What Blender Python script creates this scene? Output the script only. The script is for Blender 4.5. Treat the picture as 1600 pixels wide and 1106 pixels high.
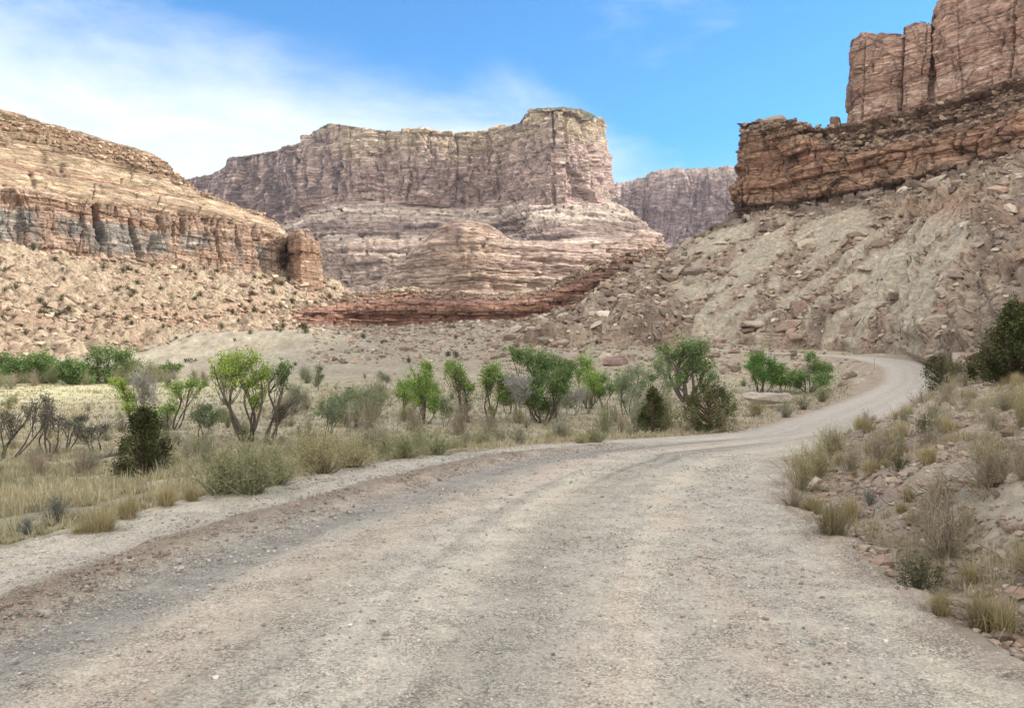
import bpy, math, random
import numpy as np
R = math.radians
scene = bpy.context.scene
for o in list(bpy.data.objects): bpy.data.objects.remove(o)

# ------------------------------------------------------------------ camera, sky, sun, exposure
F = 1250.0; HZ = 553.0; H = 2.0           # focal length in photo pixels, horizon row, eye height
cam_d = bpy.data.cameras.new('camera'); cam = bpy.data.objects.new('camera', cam_d)
scene.collection.objects.link(cam); scene.camera = cam
cam.location = (0, 0, H); cam.rotation_euler = (R(90), 0, 0)
cam_d.sensor_width = 36; cam_d.lens = F/1600*36; cam_d.clip_end = 60000; cam_d.clip_start = 0.1
scene.render.resolution_x = 1024; scene.render.resolution_y = 707
SUN_AZ = R(81); SUN_EL = R(30)            # azimuth clockwise from the viewing direction (+Y)
world = bpy.data.worlds.new('World'); scene.world = world; world.use_nodes = True
wn = world.node_tree; wn.nodes.clear()
def N(t, typ, **kw):
    n = t.nodes.new(typ)
    for k, v in kw.items():
        if k.startswith('i_'):
            n.inputs[int(k[2:]) if k[2:].isdigit() else k[2:].replace('_', ' ')].default_value = v
        else: setattr(n, k, v)
    return n
def mth(t, op, a, b=None, c=None, clamp=False):
    n = t.nodes.new('ShaderNodeMath'); n.operation = op; n.use_clamp = clamp
    for i, v in enumerate((a, b, c)):
        if v is None: continue
        if isinstance(v, (int, float)): n.inputs[i].default_value = v
        else: t.links.new(v, n.inputs[i])
    return n.outputs[0]
def mixc(t, fac, a, b, mode='MIX'):
    n = t.nodes.new('ShaderNodeMix'); n.data_type = 'RGBA'; n.blend_type = mode; n.clamp_result = False
    for s, v in ((n.inputs[0], fac), (n.inputs[6], a), (n.inputs[7], b)):
        if isinstance(v, (int, float)): s.default_value = v
        elif isinstance(v, tuple): s.default_value = (*v[:3], 1)
        else: t.links.new(v, s)
    return n.outputs[2]
def sstep(t, v, a, b):
    n = t.nodes.new('ShaderNodeMapRange'); n.interpolation_type = 'SMOOTHSTEP'
    t.links.new(v, n.inputs[0]); n.inputs[1].default_value = a; n.inputs[2].default_value = b
    return n.outputs[0]
SKY_STR = 0.13
sky = N(wn, 'ShaderNodeTexSky', sky_type='NISHITA', sun_disc=False, sun_elevation=SUN_EL, sun_rotation=SUN_AZ, altitude=1300, air_density=1.0, dust_density=0.6, ozone_density=1.6)
tc = N(wn, 'ShaderNodeTexCoord'); sep = N(wn, 'ShaderNodeSeparateXYZ'); wn.links.new(tc.outputs['Generated'], sep.inputs[0])
dx, dy, dz = sep.outputs
az = mth(wn, 'ARCTAN2', dx, dy); el = mth(wn, 'ARCSINE', dz)
mp = N(wn, 'ShaderNodeMapping'); wn.links.new(tc.outputs['Generated'], mp.inputs[0]); mp.inputs['Scale'].default_value = (1.0, 1.0, 3.2); mp.inputs['Rotation'].default_value = (0, R(12), 0)
n1 = N(wn, 'ShaderNodeTexNoise', i_Scale=2.3, i_Detail=9.0, i_Roughness=0.58, i_Distortion=0.35); wn.links.new(mp.outputs[0], n1.inputs['Vector'])
n2 = N(wn, 'ShaderNodeTexNoise', i_Scale=11.0, i_Detail=6.0, i_Roughness=0.6, i_Distortion=0.5); wn.links.new(mp.outputs[0], n2.inputs['Vector'])
# bank of thin cloud: its upper edge sinks from the left towards the right
edge = mth(wn, 'SUBTRACT', mth(wn, 'MULTIPLY_ADD', az, -0.10, 0.305), mth(wn, 'MULTIPLY', mth(wn, 'MAXIMUM', az, 0.0), 0.45))
hgt = mth(wn, 'SUBTRACT', edge, el)
hgt = mth(wn, 'ADD', hgt, mth(wn, 'MULTIPLY', mth(wn, 'SUBTRACT', n1.outputs[0], 0.5), 0.30))
bank = sstep(wn, hgt, -0.05, 0.10)
bank = mth(wn, 'MULTIPLY', bank, sstep(wn, az, 0.60, 0.10))
bank = mth(wn, 'MULTIPLY', bank, mth(wn, 'MULTIPLY_ADD', n2.outputs[0], 0.6, 0.55), clamp=True)
wisp = mth(wn, 'MULTIPLY', sstep(wn, n1.outputs[0], 0.56, 0.74), 0.35)
low = mth(wn, 'MULTIPLY', sstep(wn, el, 0.27, 0.08), mth(wn, 'MULTIPLY_ADD', n2.outputs[0], 0.9, 0.05))
fill_cloud = mth(wn, 'MAXIMUM', sstep(wn, dy, .55, -.05), sstep(wn, el, .62, .95))    # unseen cloud overhead and behind the viewer, added to whiten the fill light
fill_cloud = mth(wn, 'MULTIPLY', fill_cloud, mth(wn, 'MULTIPLY_ADD', n1.outputs[0], .5, .68), clamp=True)
cl = mth(wn, 'MAXIMUM', mth(wn, 'MAXIMUM', mth(wn, 'MAXIMUM', bank, wisp), low), fill_cloud, clamp=True)
tinted = mixc(wn, 1.0, sky.outputs[0], (0.25, 0.67, 0.90), 'MULTIPLY')
skyc = mixc(wn, cl, tinted, mixc(wn, sstep(wn, dy, .6, .1), (3.9, 4.12, 4.25), (6.8, 6.3, 5.75)))
bg = N(wn, 'ShaderNodeBackground'); bg.inputs[1].default_value = SKY_STR; wn.links.new(skyc, bg.inputs[0])
wo = N(wn, 'ShaderNodeOutputWorld'); wn.links.new(bg.outputs[0], wo.inputs[0])
sd = bpy.data.lights.new('sun', 'SUN'); sun = bpy.data.objects.new('sun', sd); scene.collection.objects.link(sun)
sd.energy = 2.7; sd.angle = R(1.2); sd.color = (1.0, 0.90, 0.76)
sun.rotation_euler = (R(90)-SUN_EL, 0, R(180)-SUN_AZ + R(0))
scene.view_settings.view_transform = 'Standard'; scene.view_settings.look = 'None'; scene.view_settings.gamma = 1
scene.view_settings.exposure = 1.2

# ------------------------------------------------------------------ numpy helpers
rng = np.random.default_rng(7)
_perm = np.random.default_rng(3).permutation(256); _perm = np.concatenate([_perm]*3)
_g = np.random.default_rng(5).normal(size=(256, 3)); _g /= np.linalg.norm(_g, axis=1)[:, None]
def perlin(x, y, z):
    x, y, z = np.broadcast_arrays(*[np.asarray(a, float) for a in (x, y, z)])
    xi = np.floor(x).astype(int); yi = np.floor(y).astype(int); zi = np.floor(z).astype(int)
    xf = x-xi; yf = y-yi; zf = z-zi; xi &= 255; yi &= 255; zi &= 255
    u = xf**3*(xf*(xf*6-15)+10); v = yf**3*(yf*(yf*6-15)+10); w = zf**3*(zf*(zf*6-15)+10)
    def g(a, b, c):
        h = _g[_perm[_perm[_perm[(xi+a) & 255]+((yi+b) & 255)]+((zi+c) & 255)]]
        return h[..., 0]*(xf-a)+h[..., 1]*(yf-b)+h[..., 2]*(zf-c)
    L = lambda a, b, t: a+(b-a)*t
    return 1.5*L(L(L(g(0,0,0), g(1,0,0), u), L(g(0,1,0), g(1,1,0), u), v), L(L(g(0,0,1), g(1,0,1), u), L(g(0,1,1), g(1,1,1), u), v), w)
def fbm(x, y, z, o=4, gain=.5, lac=2.03):
    s = 0; a = 1; t = 0
    for i in range(o):
        s = s+a*perlin(x+17.3*i, y-9.1*i, z+4.7*i); t += a; a *= gain; x = x*lac; y = y*lac; z = z*lac
    return s/t*1.5
def ridged(x, y, z, o=4):
    s = 0; a = 1; t = 0
    for i in range(o):
        s = s+a*(1-2*np.abs(perlin(x+7.3*i, y+3.1*i, z-2.7*i))); t += a; a *= .5; x = x*2.1; y = y*2.1; z = z*2.1
    return s/t
def h1(*a):
    s = np.zeros(np.broadcast(*a).shape) if len(a) > 1 else 0
    k = (12.9898, 78.233, 37.719, 93.17)
    for i, v in enumerate(a): s = s+np.asarray(v, float)*k[i]
    v = np.sin(s)*43758.5453
    return v-np.floor(v)
def worley(x, y, seed=0):
    xi = np.floor(x); yi = np.floor(y); f1 = np.full(np.shape(x), 9.); f2 = f1.copy(); idd = f1*0
    for a in (-1, 0, 1):
        for b in (-1, 0, 1):
            cx = xi+a; cy = yi+b
            px = cx+h1(cx, cy+seed); py = cy+h1(cx+31.7, cy+11.3+seed)
            d = np.hypot(px-x, py-y); nid = h1(cx-5.1, cy+71.9+seed)
            m = d < f1
            f2 = np.where(m, f1, np.minimum(f2, d)); idd = np.where(m, nid, idd); f1 = np.where(m, d, f1)
    return f1, f2, idd
def ss(a, b, x):
    t = np.clip((x-a)/(b-a), 0, 1); return t*t*(3-2*t)
def lerp(a, b, t): return a+(b-a)*t
def un(px, py, Y): return np.stack([(np.asarray(px, float)-800)/F*Y, np.asarray(Y, float)+0*np.asarray(px, float), H+(HZ-np.asarray(py, float))/F*Y], -1)
def C(*c): return np.array(c, float)

def mesh_obj(name, verts, faces, mat, col=None, smooth=True, parent=None):
    verts = np.asarray(verts, np.float32).reshape(-1, 3); faces = np.asarray(faces, np.int32)
    me = bpy.data.meshes.new(name); k = faces.shape[1]
    me.vertices.add(len(verts)); me.vertices.foreach_set('co', verts.ravel())
    me.loops.add(faces.size); me.loops.foreach_set('vertex_index', faces.ravel())
    me.polygons.add(len(faces)); me.polygons.foreach_set('loop_start', np.arange(0, faces.size, k, dtype=np.int32))
    me.polygons.foreach_set('loop_total', np.full(len(faces), k, np.int32))
    me.polygons.foreach_set('use_smooth', np.full(len(faces), smooth))
    me.update(calc_edges=True)
    if col is not None:
        ca = me.attributes.new('Col', 'FLOAT_COLOR', 'POINT')
        c4 = np.ones((len(verts), 4), np.float32); c4[:, :3] = np.clip(np.asarray(col).reshape(-1, 3), .004, .95); ca.data.foreach_set('color', c4.ravel())
    me.materials.append(mat)
    ob = bpy.data.objects.new(name, me); scene.collection.objects.link(ob)
    if parent: ob.parent = parent
    return ob
def tag(o, label=None, cat=None, group=None, kind=None):
    if label: o['label'] = label
    if cat: o['category'] = cat
    if group: o['group'] = group
    if kind: o['kind'] = kind
    return o
def grid_faces(nv, nu):
    a = np.arange(nv*nu).reshape(nv, nu)
    return np.stack([a[:-1, :-1], a[:-1, 1:], a[1:, 1:], a[1:, :-1]], -1).reshape(-1, 4)

# ------------------------------------------------------------------ materials
def base_mat(name):
    m = bpy.data.materials.new(name); m.use_nodes = True; t = m.node_tree
    return m, t, t.nodes['Principled BSDF']
def rock_mat(name, s, b, vs=None, rough=.92, var=.35, stretch=(1, 1, 1), strata=0, ck=.7):
    """albedo attribute modulated by fine noise; bump from noise and cracks. s = size of detail in metres"""
    m, t, p = base_mat(name)
    at = N(t, 'ShaderNodeAttribute', attribute_name='Col'); tc = N(t, 'ShaderNodeTexCoord')
    mp = N(t, 'ShaderNodeMapping'); t.links.new(tc.outputs['Object'], mp.inputs[0]); mp.inputs['Scale'].default_value = stretch
    n1 = N(t, 'ShaderNodeTexNoise', i_Scale=1/s, i_Detail=8.0, i_Roughness=.68); t.links.new(mp.outputs[0], n1.inputs['Vector'])
    n2 = N(t, 'ShaderNodeTexNoise', i_Scale=.13/s, i_Detail=5.0, i_Roughness=.6); t.links.new(mp.outputs[0], n2.inputs['Vector'])
    v = N(t, 'ShaderNodeTexVoronoi', i_Scale=(vs or .5)/s, feature='F1', i_Randomness=1.0); t.links.new(mp.outputs[0], v.inputs['Vector'])
    f = mth(t, 'MULTIPLY_ADD', n1.outputs[0], var*2, 1-var)
    f = mth(t, 'MULTIPLY', f, mth(t, 'MULTIPLY_ADD', n2.outputs[0], var*1.2, 1-var*.6))
    vc = N(t, 'ShaderNodeSeparateColor'); t.links.new(v.outputs['Color'], vc.inputs[0])
    f = mth(t, 'MULTIPLY', f, mth(t, 'MULTIPLY_ADD', vc.outputs[0], var*.8, 1-var*.4))
    t.links.new(mixc(t, 1.0, at.outputs['Color'], f, 'MULTIPLY'), p.inputs['Base Color'])
    p.inputs['Roughness'].default_value = rough; p.inputs['Specular IOR Level'].default_value = .2
    if strata:
        m2 = N(t, 'ShaderNodeMapping'); t.links.new(tc.outputs['Object'], m2.inputs[0]); m2.inputs['Scale'].default_value = (.2, .2, 2.4); n3 = N(t, 'ShaderNodeTexNoise', i_Scale=.62/s, i_Detail=5.0, i_Roughness=.72); t.links.new(m2.outputs[0], n3.inputs['Vector'])
        m4 = N(t, 'ShaderNodeMapping'); t.links.new(mixc(t, s*.9/(1+s), tc.outputs['Object'], n2.outputs['Color'], 'ADD'), m4.inputs[0]); m4.inputs['Scale'].default_value = (1, 1, 1.7)
        v3 = N(t, 'ShaderNodeTexVoronoi', i_Scale=.17/s, feature='DISTANCE_TO_EDGE'); t.links.new(m4.outputs[0], v3.inputs['Vector']); crk = mth(t, 'MAXIMUM', sstep(t, v3.outputs['Distance'], .0, .055), mth(t, 'MULTIPLY', n2.outputs[0], 1.1), clamp=True)
        bandl = sstep(t, n3.outputs[0], .42, .58); f = mth(t, 'MULTIPLY', f, mth(t, 'MULTIPLY_ADD', crk, ck, 1.07-ck)); f = mth(t, 'MULTIPLY', f, mth(t, 'MULTIPLY_ADD', bandl, strata*.75, 1.06-strata*.38)); t.links.new(mixc(t, 1.0, at.outputs['Color'], f, 'MULTIPLY'), p.inputs['Base Color'])
    hh = mth(t, 'ADD', mth(t, 'MULTIPLY', n1.outputs[0], 1.0), mth(t, 'MULTIPLY', mth(t, 'MINIMUM', v.outputs['Distance'], .6), -.7))
    if strata: hh = mth(t, 'ADD', mth(t, 'ADD', hh, mth(t, 'MULTIPLY', crk, .9)), mth(t, 'MULTIPLY', bandl, strata*1.1))
    bp = N(t, 'ShaderNodeBump', i_Strength=1.0, i_Distance=b); t.links.new(hh, bp.inputs['Height']); t.links.new(bp.outputs[0], p.inputs['Normal'])
    return m
def plant_mat(name, trans=.35):
    m, t, p = base_mat(name)
    at = N(t, 'ShaderNodeAttribute', attribute_name='Col')
    d = N(t, 'ShaderNodeBsdfDiffuse'); tr = N(t, 'ShaderNodeBsdfTranslucent'); mx = N(t, 'ShaderNodeMixShader'); mx.inputs[0].default_value = trans
    t.links.new(at.outputs['Color'], d.inputs[0]); t.links.new(mixc(t, 1.0, at.outputs['Color'], (1.05, 1.1, .7), 'MULTIPLY'), tr.inputs[0])
    t.links.new(d.outputs[0], mx.inputs[1]); t.links.new(tr.outputs[0], mx.inputs[2])
    t.links.new(mx.outputs[0], t.nodes['Material Output'].inputs[0]); t.nodes.remove(p)
    return m
M_far = rock_mat('sandstone_far', 7, 5.5, stretch=(1, 1, 1.8), var=.28, strata=.5, ck=.45)
M_left = rock_mat('sandstone_left', 2.2, 1.8, stretch=(1, 1, 1.7), var=.28, strata=.45, ck=.45)
M_right = rock_mat('sandstone_right', 1.7, 1.4, stretch=(1, 1, 1.5), var=.38, strata=.4)
M_talus = rock_mat('talus', 1.1, .8, vs=.9, var=.42)
M_ltalus = rock_mat('talus_left', 1.6, 1.2, vs=.9, var=.4)
M_soil = rock_mat('soil', .11, .06, vs=.6, var=.38)
M_boulder = rock_mat('boulder_rock', .5, .12, vs=.6, var=.3)
M_pebble = rock_mat('pebble_rock', .05, .004, vs=.6, var=.2)
M_plant = plant_mat('plant_matter'); M_wood = rock_mat('bark', .05, .02, stretch=(1, 1, .3), var=.3)

# ------------------------------------------------------------------ road course and ground height
# stations: Y, left edge X, right edge X, height
RS = np.array([(-40,-15,-5,0),(-22,-12,-2,0),(-10,-9.2,.4,0),(-2,-7.4,2.2,0),(3,-6.4,3.0,0),(5,-5.9,3.2,0),(8,-5.2,3.45,0),(11,-4.0,3.8,0),(14.4,-2.8,4.75,-.12),(17.7,-1.45,5.9,-.32),(21,-.55,7.2,-.58),
 (29,4.1,12.3,-1.22),(44,11.5,20.0,-2.45),(58,18.0,26.4,-3.3),(70,24.0,32.8,-3.7),(90,37.2,45.5,-3.25),(110,50.0,58.3,-2.3),(124,57.2,66.0,-1.25),(138,63.0,72.6,-.2),(152,65.8,76.8,.7)], float)
cl_pts = [((l+r)/2, y, z) for y, l, r, z in RS]; cl_w = [((r-l)/2)*(.86 if y > 20 else 1) for y, l, r, z in RS]
for x, y, z, w in [(72.6,166,1.25,4.3),(70.5,181,1.75,3.9),(65.5,195,2.25,3.8),(58,208,2.9,3.7),(48,222,3.7,3.6),(36,237,4.6,3.5),(20,252,5.6,3.5)]:
    cl_pts.append((x, y, z)); cl_w.append(w)
cl_pts = np.array(cl_pts); cl_w = np.array(cl_w)
def catmull(P, n):
    P = np.asarray(P, float); Q = np.vstack([2*P[0]-P[1], P, 2*P[-1]-P[-2]]); out = []
    for i in range(len(P)-1):
        t = np.linspace(0, 1, n, endpoint=False)[:, None]; p0, p1, p2, p3 = Q[i:i+4]
        out.append(.5*((2*p1)+(-p0+p2)*t+(2*p0-5*p1+4*p2-p3)*t**2+(-p0+3*p1-3*p2+p3)*t**3))
    out.append(P[-1:]); return np.vstack(out)
CL = catmull(np.column_stack([cl_pts, cl_w]), 14)
_d = np.gradient(CL[:, :2], axis=0); _d /= np.linalg.norm(_d, axis=1)[:, None]
CN = np.column_stack([_d[:, 1], -_d[:, 0]])        # points to the right of travel
CS = np.concatenate([[0], np.cumsum(np.linalg.norm(np.diff(CL[:, :2], axis=0), axis=1))])
def road_near(X, Y):
    """signed distance beyond the road edge (negative inside), side, road height"""
    X = np.ravel(X); Y = np.ravel(Y); d = np.full(X.shape, 999.); sd_ = np.zeros(X.shape); zz = np.zeros(X.shape)
    idx = np.where((Y > -60) & (Y < 300) & (np.abs(X) < 150))[0]
    for k in range(0, len(idx), 20000):
        j = idx[k:k+20000]; D = (X[j, None]-CL[None, :, 0])**2+(Y[j, None]-CL[None, :, 1])**2
        a = D.argmin(1); vx = X[j]-CL[a, 0]; vy = Y[j]-CL[a, 1]; s = vx*CN[a, 0]+vy*CN[a, 1]
        al = vx*_d[a, 0]+vy*_d[a, 1]; b = np.clip(a+np.where(al > 0, 1, -1), 0, len(CL)-1)
        L_ = np.maximum(np.hypot(CL[b, 0]-CL[a, 0], CL[b, 1]-CL[a, 1]), 1e-3); tt = np.clip(np.abs(al)/L_, 0, 1)
        w = lerp(CL[a, 3], CL[b, 3], tt); d[j] = np.maximum(np.abs(s), np.where((a == 0) | (a == len(CL)-1), np.sqrt(D.min(1)), 0))-w
        sd_[j] = np.sign(s); zz[j] = lerp(CL[a, 2], CL[b, 2], tt)
    return d, sd_, zz
G = {  # photo column: (distance, height)
 -900: [(3,-.1),(8,-.4),(20,-1.5),(60,-3.8),(120,-4),(200,0),(400,30),(3000,60)],
 0: [(3,0),(8,-.05),(12,-.35),(16,-.7),(22,-1.3),(30,-2.1),(60,-3.7),(100,-4.1),(160,-4),(185,-3.2),(220,-.5),(260,0),(500,0),(3000,10)],
 300: [(3,0),(10,0),(16,-.55),(30,-2.0),(46,-3.2),(80,-4),(130,-4),(180,-3.2),(205,-1.0),(240,2.2),(290,9),(340,10),(600,12),(3000,10)],
 480: [(3,0),(12,0),(18,-.7),(30,-1.9),(46,-3.1),(80,-4),(130,-4),(185,-3.0),(215,-.8),(240,2.0),(262,9.8),(300,10),(420,15.5),(600,18),(3000,10)],
 560: [(3,0),(14,0),(20,-.9),(30,-1.9),(46,-3.2),(80,-4),(130,-3.9),(180,-2.6),(230,1.6),(270,6.5),(320,10),(420,16),(600,18),(3000,10)],
 650: [(3,0),(16,-.2),(30,-1.9),(46,-3.4),(70,-4),(130,-3.8),(180,-1.9),(225,1),(300,8),(420,17),(600,22),(3000,10)],
 800: [(3,0),(12,0),(21,-.6),(34,-2.2),(50,-3.6),(80,-4),(120,-3.8),(170,-1.6),(220,2.5),(300,10),(420,20),(600,25),(3000,10)],
 950: [(3,0),(14,-.1),(27,-1.1),(44,-3.0),(70,-4),(105,-4),(150,-2.2),(190,1.8),(240,6),(330,12),(600,25),(3000,10)],
 1150: [(3,0),(14,-.1),(27,-1.1),(45,-2.5),(70,-4),(105,-4.2),(135,-3.2),(165,-1.5),(185,.6),(215,3),(260,8),(600,25),(3000,10)],
 1240: [(3,0),(11,0),(14,.05),(16.5,.15),(19,-.1),(25,-1.1),(45,-2.6),(70,-3.9),(110,-4.3),(140,-3),(165,-1.0),(185,1),(215,3),(600,25),(3000,10)],
 1330: [(3,0),(8,.05),(11,.22),(15,.32),(19,.25),(23,.0),(29,-1.0),(45,-2.9),(70,-3.9),(100,-3.8),(130,-3),(160,-.5),(185,1.5),(600,25),(3000,10)],
 1400: [(3,0),(6.8,0),(9,.45),(15,.46),(25,.12),(33,-.35),(42,-1.6),(55,-3.2),(75,-3.7),(100,-3.3),(140,-.4),(170,1.5),(600,30),(3000,10)],
 1470: [(3,0),(6,.05),(8,.5),(15,.62),(25,.42),(40,.2),(52,-.1),(66,-1.2),(90,-2),(125,-1),(150,1.5),(600,50),(3000,10)],
 1600: [(3,0),(4.7,.05),(6.5,.55),(9,.82),(15,.95),(25,.9),(40,.8),(60,1),(80,1.2),(110,2),(600,60),(3000,10)],
 2000: [(2.5,0),(4,.1),(5,.6),(10,1.5),(20,1.8),(40,2.6),(80,8),(300,60),(3000,60)],
 4500: [(1.0,0),(1.6,.5),(5,1.6),(20,2.2),(60,5),(3000,60)],
}
_px = np.concatenate([np.linspace(-900, 2000, 300), np.linspace(2030, 4500, 40)]); _lY = np.linspace(math.log(1), math.log(3500), 420)
_cols = sorted(G); _tab = np.array([np.interp(_lY, np.log([a for a, b in G[c]]), [b for a, b in G[c]]) for c in _cols])
_T = np.array([np.interp(_px, _cols, _tab[:, j]) for j in range(len(_lY))])      # lY x px
for _ in range(10):
    Tp = np.pad(_T, 1, 'edge'); _T = .25*Tp[1:-1, :-2]+.5*Tp[1:-1, 1:-1]+.25*Tp[1:-1, 2:]
    Tp = np.pad(_T, 1, 'edge')
    if _ < 4: _T = .25*Tp[:-2, 1:-1]+.5*Tp[1:-1, 1:-1]+.25*Tp[2:, 1:-1]
def samp(T, px, Y):
    a = np.interp(px, _px, np.arange(len(_px))); b = np.interp(np.log(np.maximum(Y, 1)), _lY, np.arange(len(_lY)))
    i = np.minimum(a.astype(int), len(_px)-2); j = np.minimum(b.astype(int), len(_lY)-2); fa = a-i; fb = b-j
    return (T[j, i]*(1-fa)+T[j, i+1]*fa)*(1-fb)+(T[j+1, i]*(1-fa)+T[j+1, i+1]*fa)*fb
def ground_z(X, Y, detail=True, info=False):
    sh = np.shape(X); X = np.ravel(np.asarray(X, float)); Y = np.ravel(np.asarray(Y, float))
    Yc = np.maximum(Y, 3.0); px = X/Yc*F+800
    z = samp(_T, px, Yc); d, s, rz = road_near(X, Y)
    far = ss(3, 40, Y)
    if detail:
        bank = ((s > 0) & (Y < 60)).astype(float)
        z = z+fbm(X/9, Y/9, 0*X, 3)*.28*far*ss(0, 6, d)+fbm(X/45, Y/45, 0*X+3, 3)*.7*ss(60, 200, Y)*ss(2, 20, d)
        z = z+(fbm(X/1.3, Y/1.3, 0*X+9, 4)*.09+np.abs(fbm(X/.5, Y/.5, 0*X+4, 3))*.05)*ss(0, 1.2, d)*(1+1.3*bank)
        z = z+ridged(X/9+Y/30, Y/26, 0*X+4, 4)*1.1*ss(195, 225, Y)*ss(700, 560, px)*ss(420, 300, Y)
        z = z+np.maximum(0, ridged(X/2.2, Y/2.2+X/5, 0*X, 3)-.15)*.22*bank*ss(.6, 2.5, d)
    wl = np.where(s < 0, ss(.2, 5+3*far, d), ss(0.05, lerp(1.5, 4.0, far), d))
    edge = rz-.05-np.where(s < 0, .05, .0)*ss(0, 2, d)
    z = lerp(edge, z, wl)
    spill = rz-.03+.06*fbm(X/.9, Y/.9, 0*X+21, 3)+.03*fbm(X/.25, Y/.25, 0*X+2, 2)+.10*(d+.25)*(Y < 45); z = np.where(d < .25, lerp(z, spill, ss(.25, .0, d)), z); z = np.where(d < -.6, rz-.35, z)
    if info: return z.reshape(sh), d.reshape(sh), s.reshape(sh)
    return z.reshape(sh)
def hit(px, py, ymin=3.0, ymax=300.0):
    """the place where the ray through a photo pixel first meets the ground"""
    Y = np.exp(np.linspace(math.log(ymin), math.log(ymax), 1500)); X = (px-800)/F*Y
    pr = HZ-(ground_z(X, Y, False)-H)/Y*F
    k = np.where(pr <= py)[0]; k = k[0] if len(k) else len(Y)-1
    return X[k], Y[k], float(ground_z(X[k:k+1], Y[k:k+1])[0])

# ground sheet
nu, nv = 820, 760
uu = np.concatenate([np.linspace(-3.2, -.8, 50, endpoint=False), np.linspace(-.8, .82, nu-110), np.linspace(.84, 4.5, 60)])
vv = np.concatenate([np.linspace(-30, 1, 20, endpoint=False), np.exp(np.linspace(math.log(1), math.log(320), nv-60)), np.exp(np.linspace(math.log(330), math.log(4500), 40))])
U, V = np.meshgrid(uu, vv); GX = U*(np.maximum(V, -2)+5); GY = V
GZ, GD, GS = ground_z(GX, GY, True, True)
flat = np.ravel
n_big = fbm(GX/14, GY/14, 0*GX, 4); n_sm = fbm(GX/1.1, GY/1.1, 0*GX+5, 4); n_md = fbm(GX/4, GY/4, 0*GX+15, 4)
gpx = GX/np.maximum(GY, 3)*F+800
tan_ = C(.34, .295, .215); straw = C(.38, .35, .265); pink = C(.33, .265, .215); grn = C(.23, .24, .15); greyt = C(.36, .325, .27)
col = tan_[None, None]+0*GX[..., None]
col = lerp(col, straw, ss(-.1, .5, n_big)[..., None]*.8)
col = lerp(col, grn, (ss(.05, .6, n_md)*.45*(GY < 160))[..., None])
rb = (ss(0, 60, GX-GY*.3)*(GY < 60) + (gpx > 1180)*(GY < 60)*1.0).clip(0, 1)
col = lerp(col, lerp(pink, greyt, ss(-.4, .5, n_md)[..., None]), (rb*.85)[..., None])
pale = ss(150, 200, GY)*ss(1300, 900, gpx)
col = lerp(col, lerp(C(.29, .255, .205), C(.34, .315, .245), ss(-.4, .4, n_big+.6*n_md)[..., None]), (pale*.95)[..., None]); col = lerp(col, C(.33, .25, .20), (pale*ss(520, 620, gpx)*ss(-.2, .4, n_md)*.6)[..., None])
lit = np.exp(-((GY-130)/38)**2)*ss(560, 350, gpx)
col = lerp(col, C(.50, .48, .30), (lit*.9)[..., None])  # sunlit patch on the left meadow, its light painted into the grass colour
col = lerp(col, pink*1.02, (ss(6, .5, GD)*.7*(GY > 25))[..., None])
col = col*(1+.35*n_sm[..., None])
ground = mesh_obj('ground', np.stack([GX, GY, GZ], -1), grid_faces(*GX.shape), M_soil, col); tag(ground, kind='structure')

# road ribbon with crown, ruts and loose-gravel windrow
def road_mat():
    m, t, p = base_mat('gravel_road')
    at = N(t, 'ShaderNodeAttribute', attribute_name='Col'); tc = N(t, 'ShaderNodeTexCoord')
    n1 = N(t, 'ShaderNodeTexNoise', i_Scale=22.0, i_Detail=7.0, i_Roughness=.75); t.links.new(tc.outputs['Object'], n1.inputs['Vector'])
    n0 = N(t, 'ShaderNodeTexNoise', i_Scale=2.3, i_Detail=6.0, i_Roughness=.65); t.links.new(tc.outputs['Object'], n0.inputs['Vector'])
    v = N(t, 'ShaderNodeTexVoronoi', i_Scale=62.0); t.links.new(tc.outputs['Object'], v.inputs['Vector'])
    v2 = N(t, 'ShaderNodeTexVoronoi', i_Scale=26.0); t.links.new(tc.outputs['Object'], v2.inputs['Vector'])
    a, b = N(t, 'ShaderNodeSeparateColor'), N(t, 'ShaderNodeSeparateColor'); t.links.new(v.outputs['Color'], a.inputs[0]); t.links.new(v2.outputs['Color'], b.inputs[0])
    loose = mth(t, 'MULTIPLY_ADD', sstep(t, n0.outputs[0], .36, .66), .55, .25)
    f = mth(t, 'MULTIPLY_ADD', n1.outputs[0], .9, .55)
    f = mth(t, 'MULTIPLY', f, mth(t, 'ADD', 1.0, mth(t, 'MULTIPLY', mth(t, 'SUBTRACT', a.outputs[0], .5), mth(t, 'MULTIPLY_ADD', loose, .65, .12))))
    f = mth(t, 'MULTIPLY', f, mth(t, 'MULTIPLY_ADD', b.outputs[1], .16, .92))
    f = mth(t, 'MULTIPLY', f, mth(t, 'SUBTRACT', 1.0, mth(t, 'MULTIPLY', loose, mth(t, 'MULTIPLY', sstep(t, v.outputs['Distance'], .45, .75), .6))))
    t.links.new(mixc(t, 1.0, at.outputs['Color'], f, 'MULTIPLY'), p.inputs['Base Color'])
    p.inputs['Roughness'].default_value = .9; p.inputs['Specular IOR Level'].default_value = .25
    hh = mth(t, 'ADD', n1.outputs[0], mth(t, 'MULTIPLY', mth(t, 'MULTIPLY', v.outputs['Distance'], loose), -1.1))
    hh = mth(t, 'ADD', hh, mth(t, 'MULTIPLY', mth(t, 'MULTIPLY', v2.outputs['Distance'], loose), -.5))
    bp = N(t, 'ShaderNodeBump', i_Strength=1.0, i_Distance=.02); t.links.new(hh, bp.inputs['Height']); t.links.new(bp.outputs[0], p.inputs['Normal'])
    return m
M_road = road_mat()
ys = np.concatenate([np.linspace(0, CS[-1], 900)])
sfine = np.interp(-2, CL[:, 1], CS)
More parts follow.
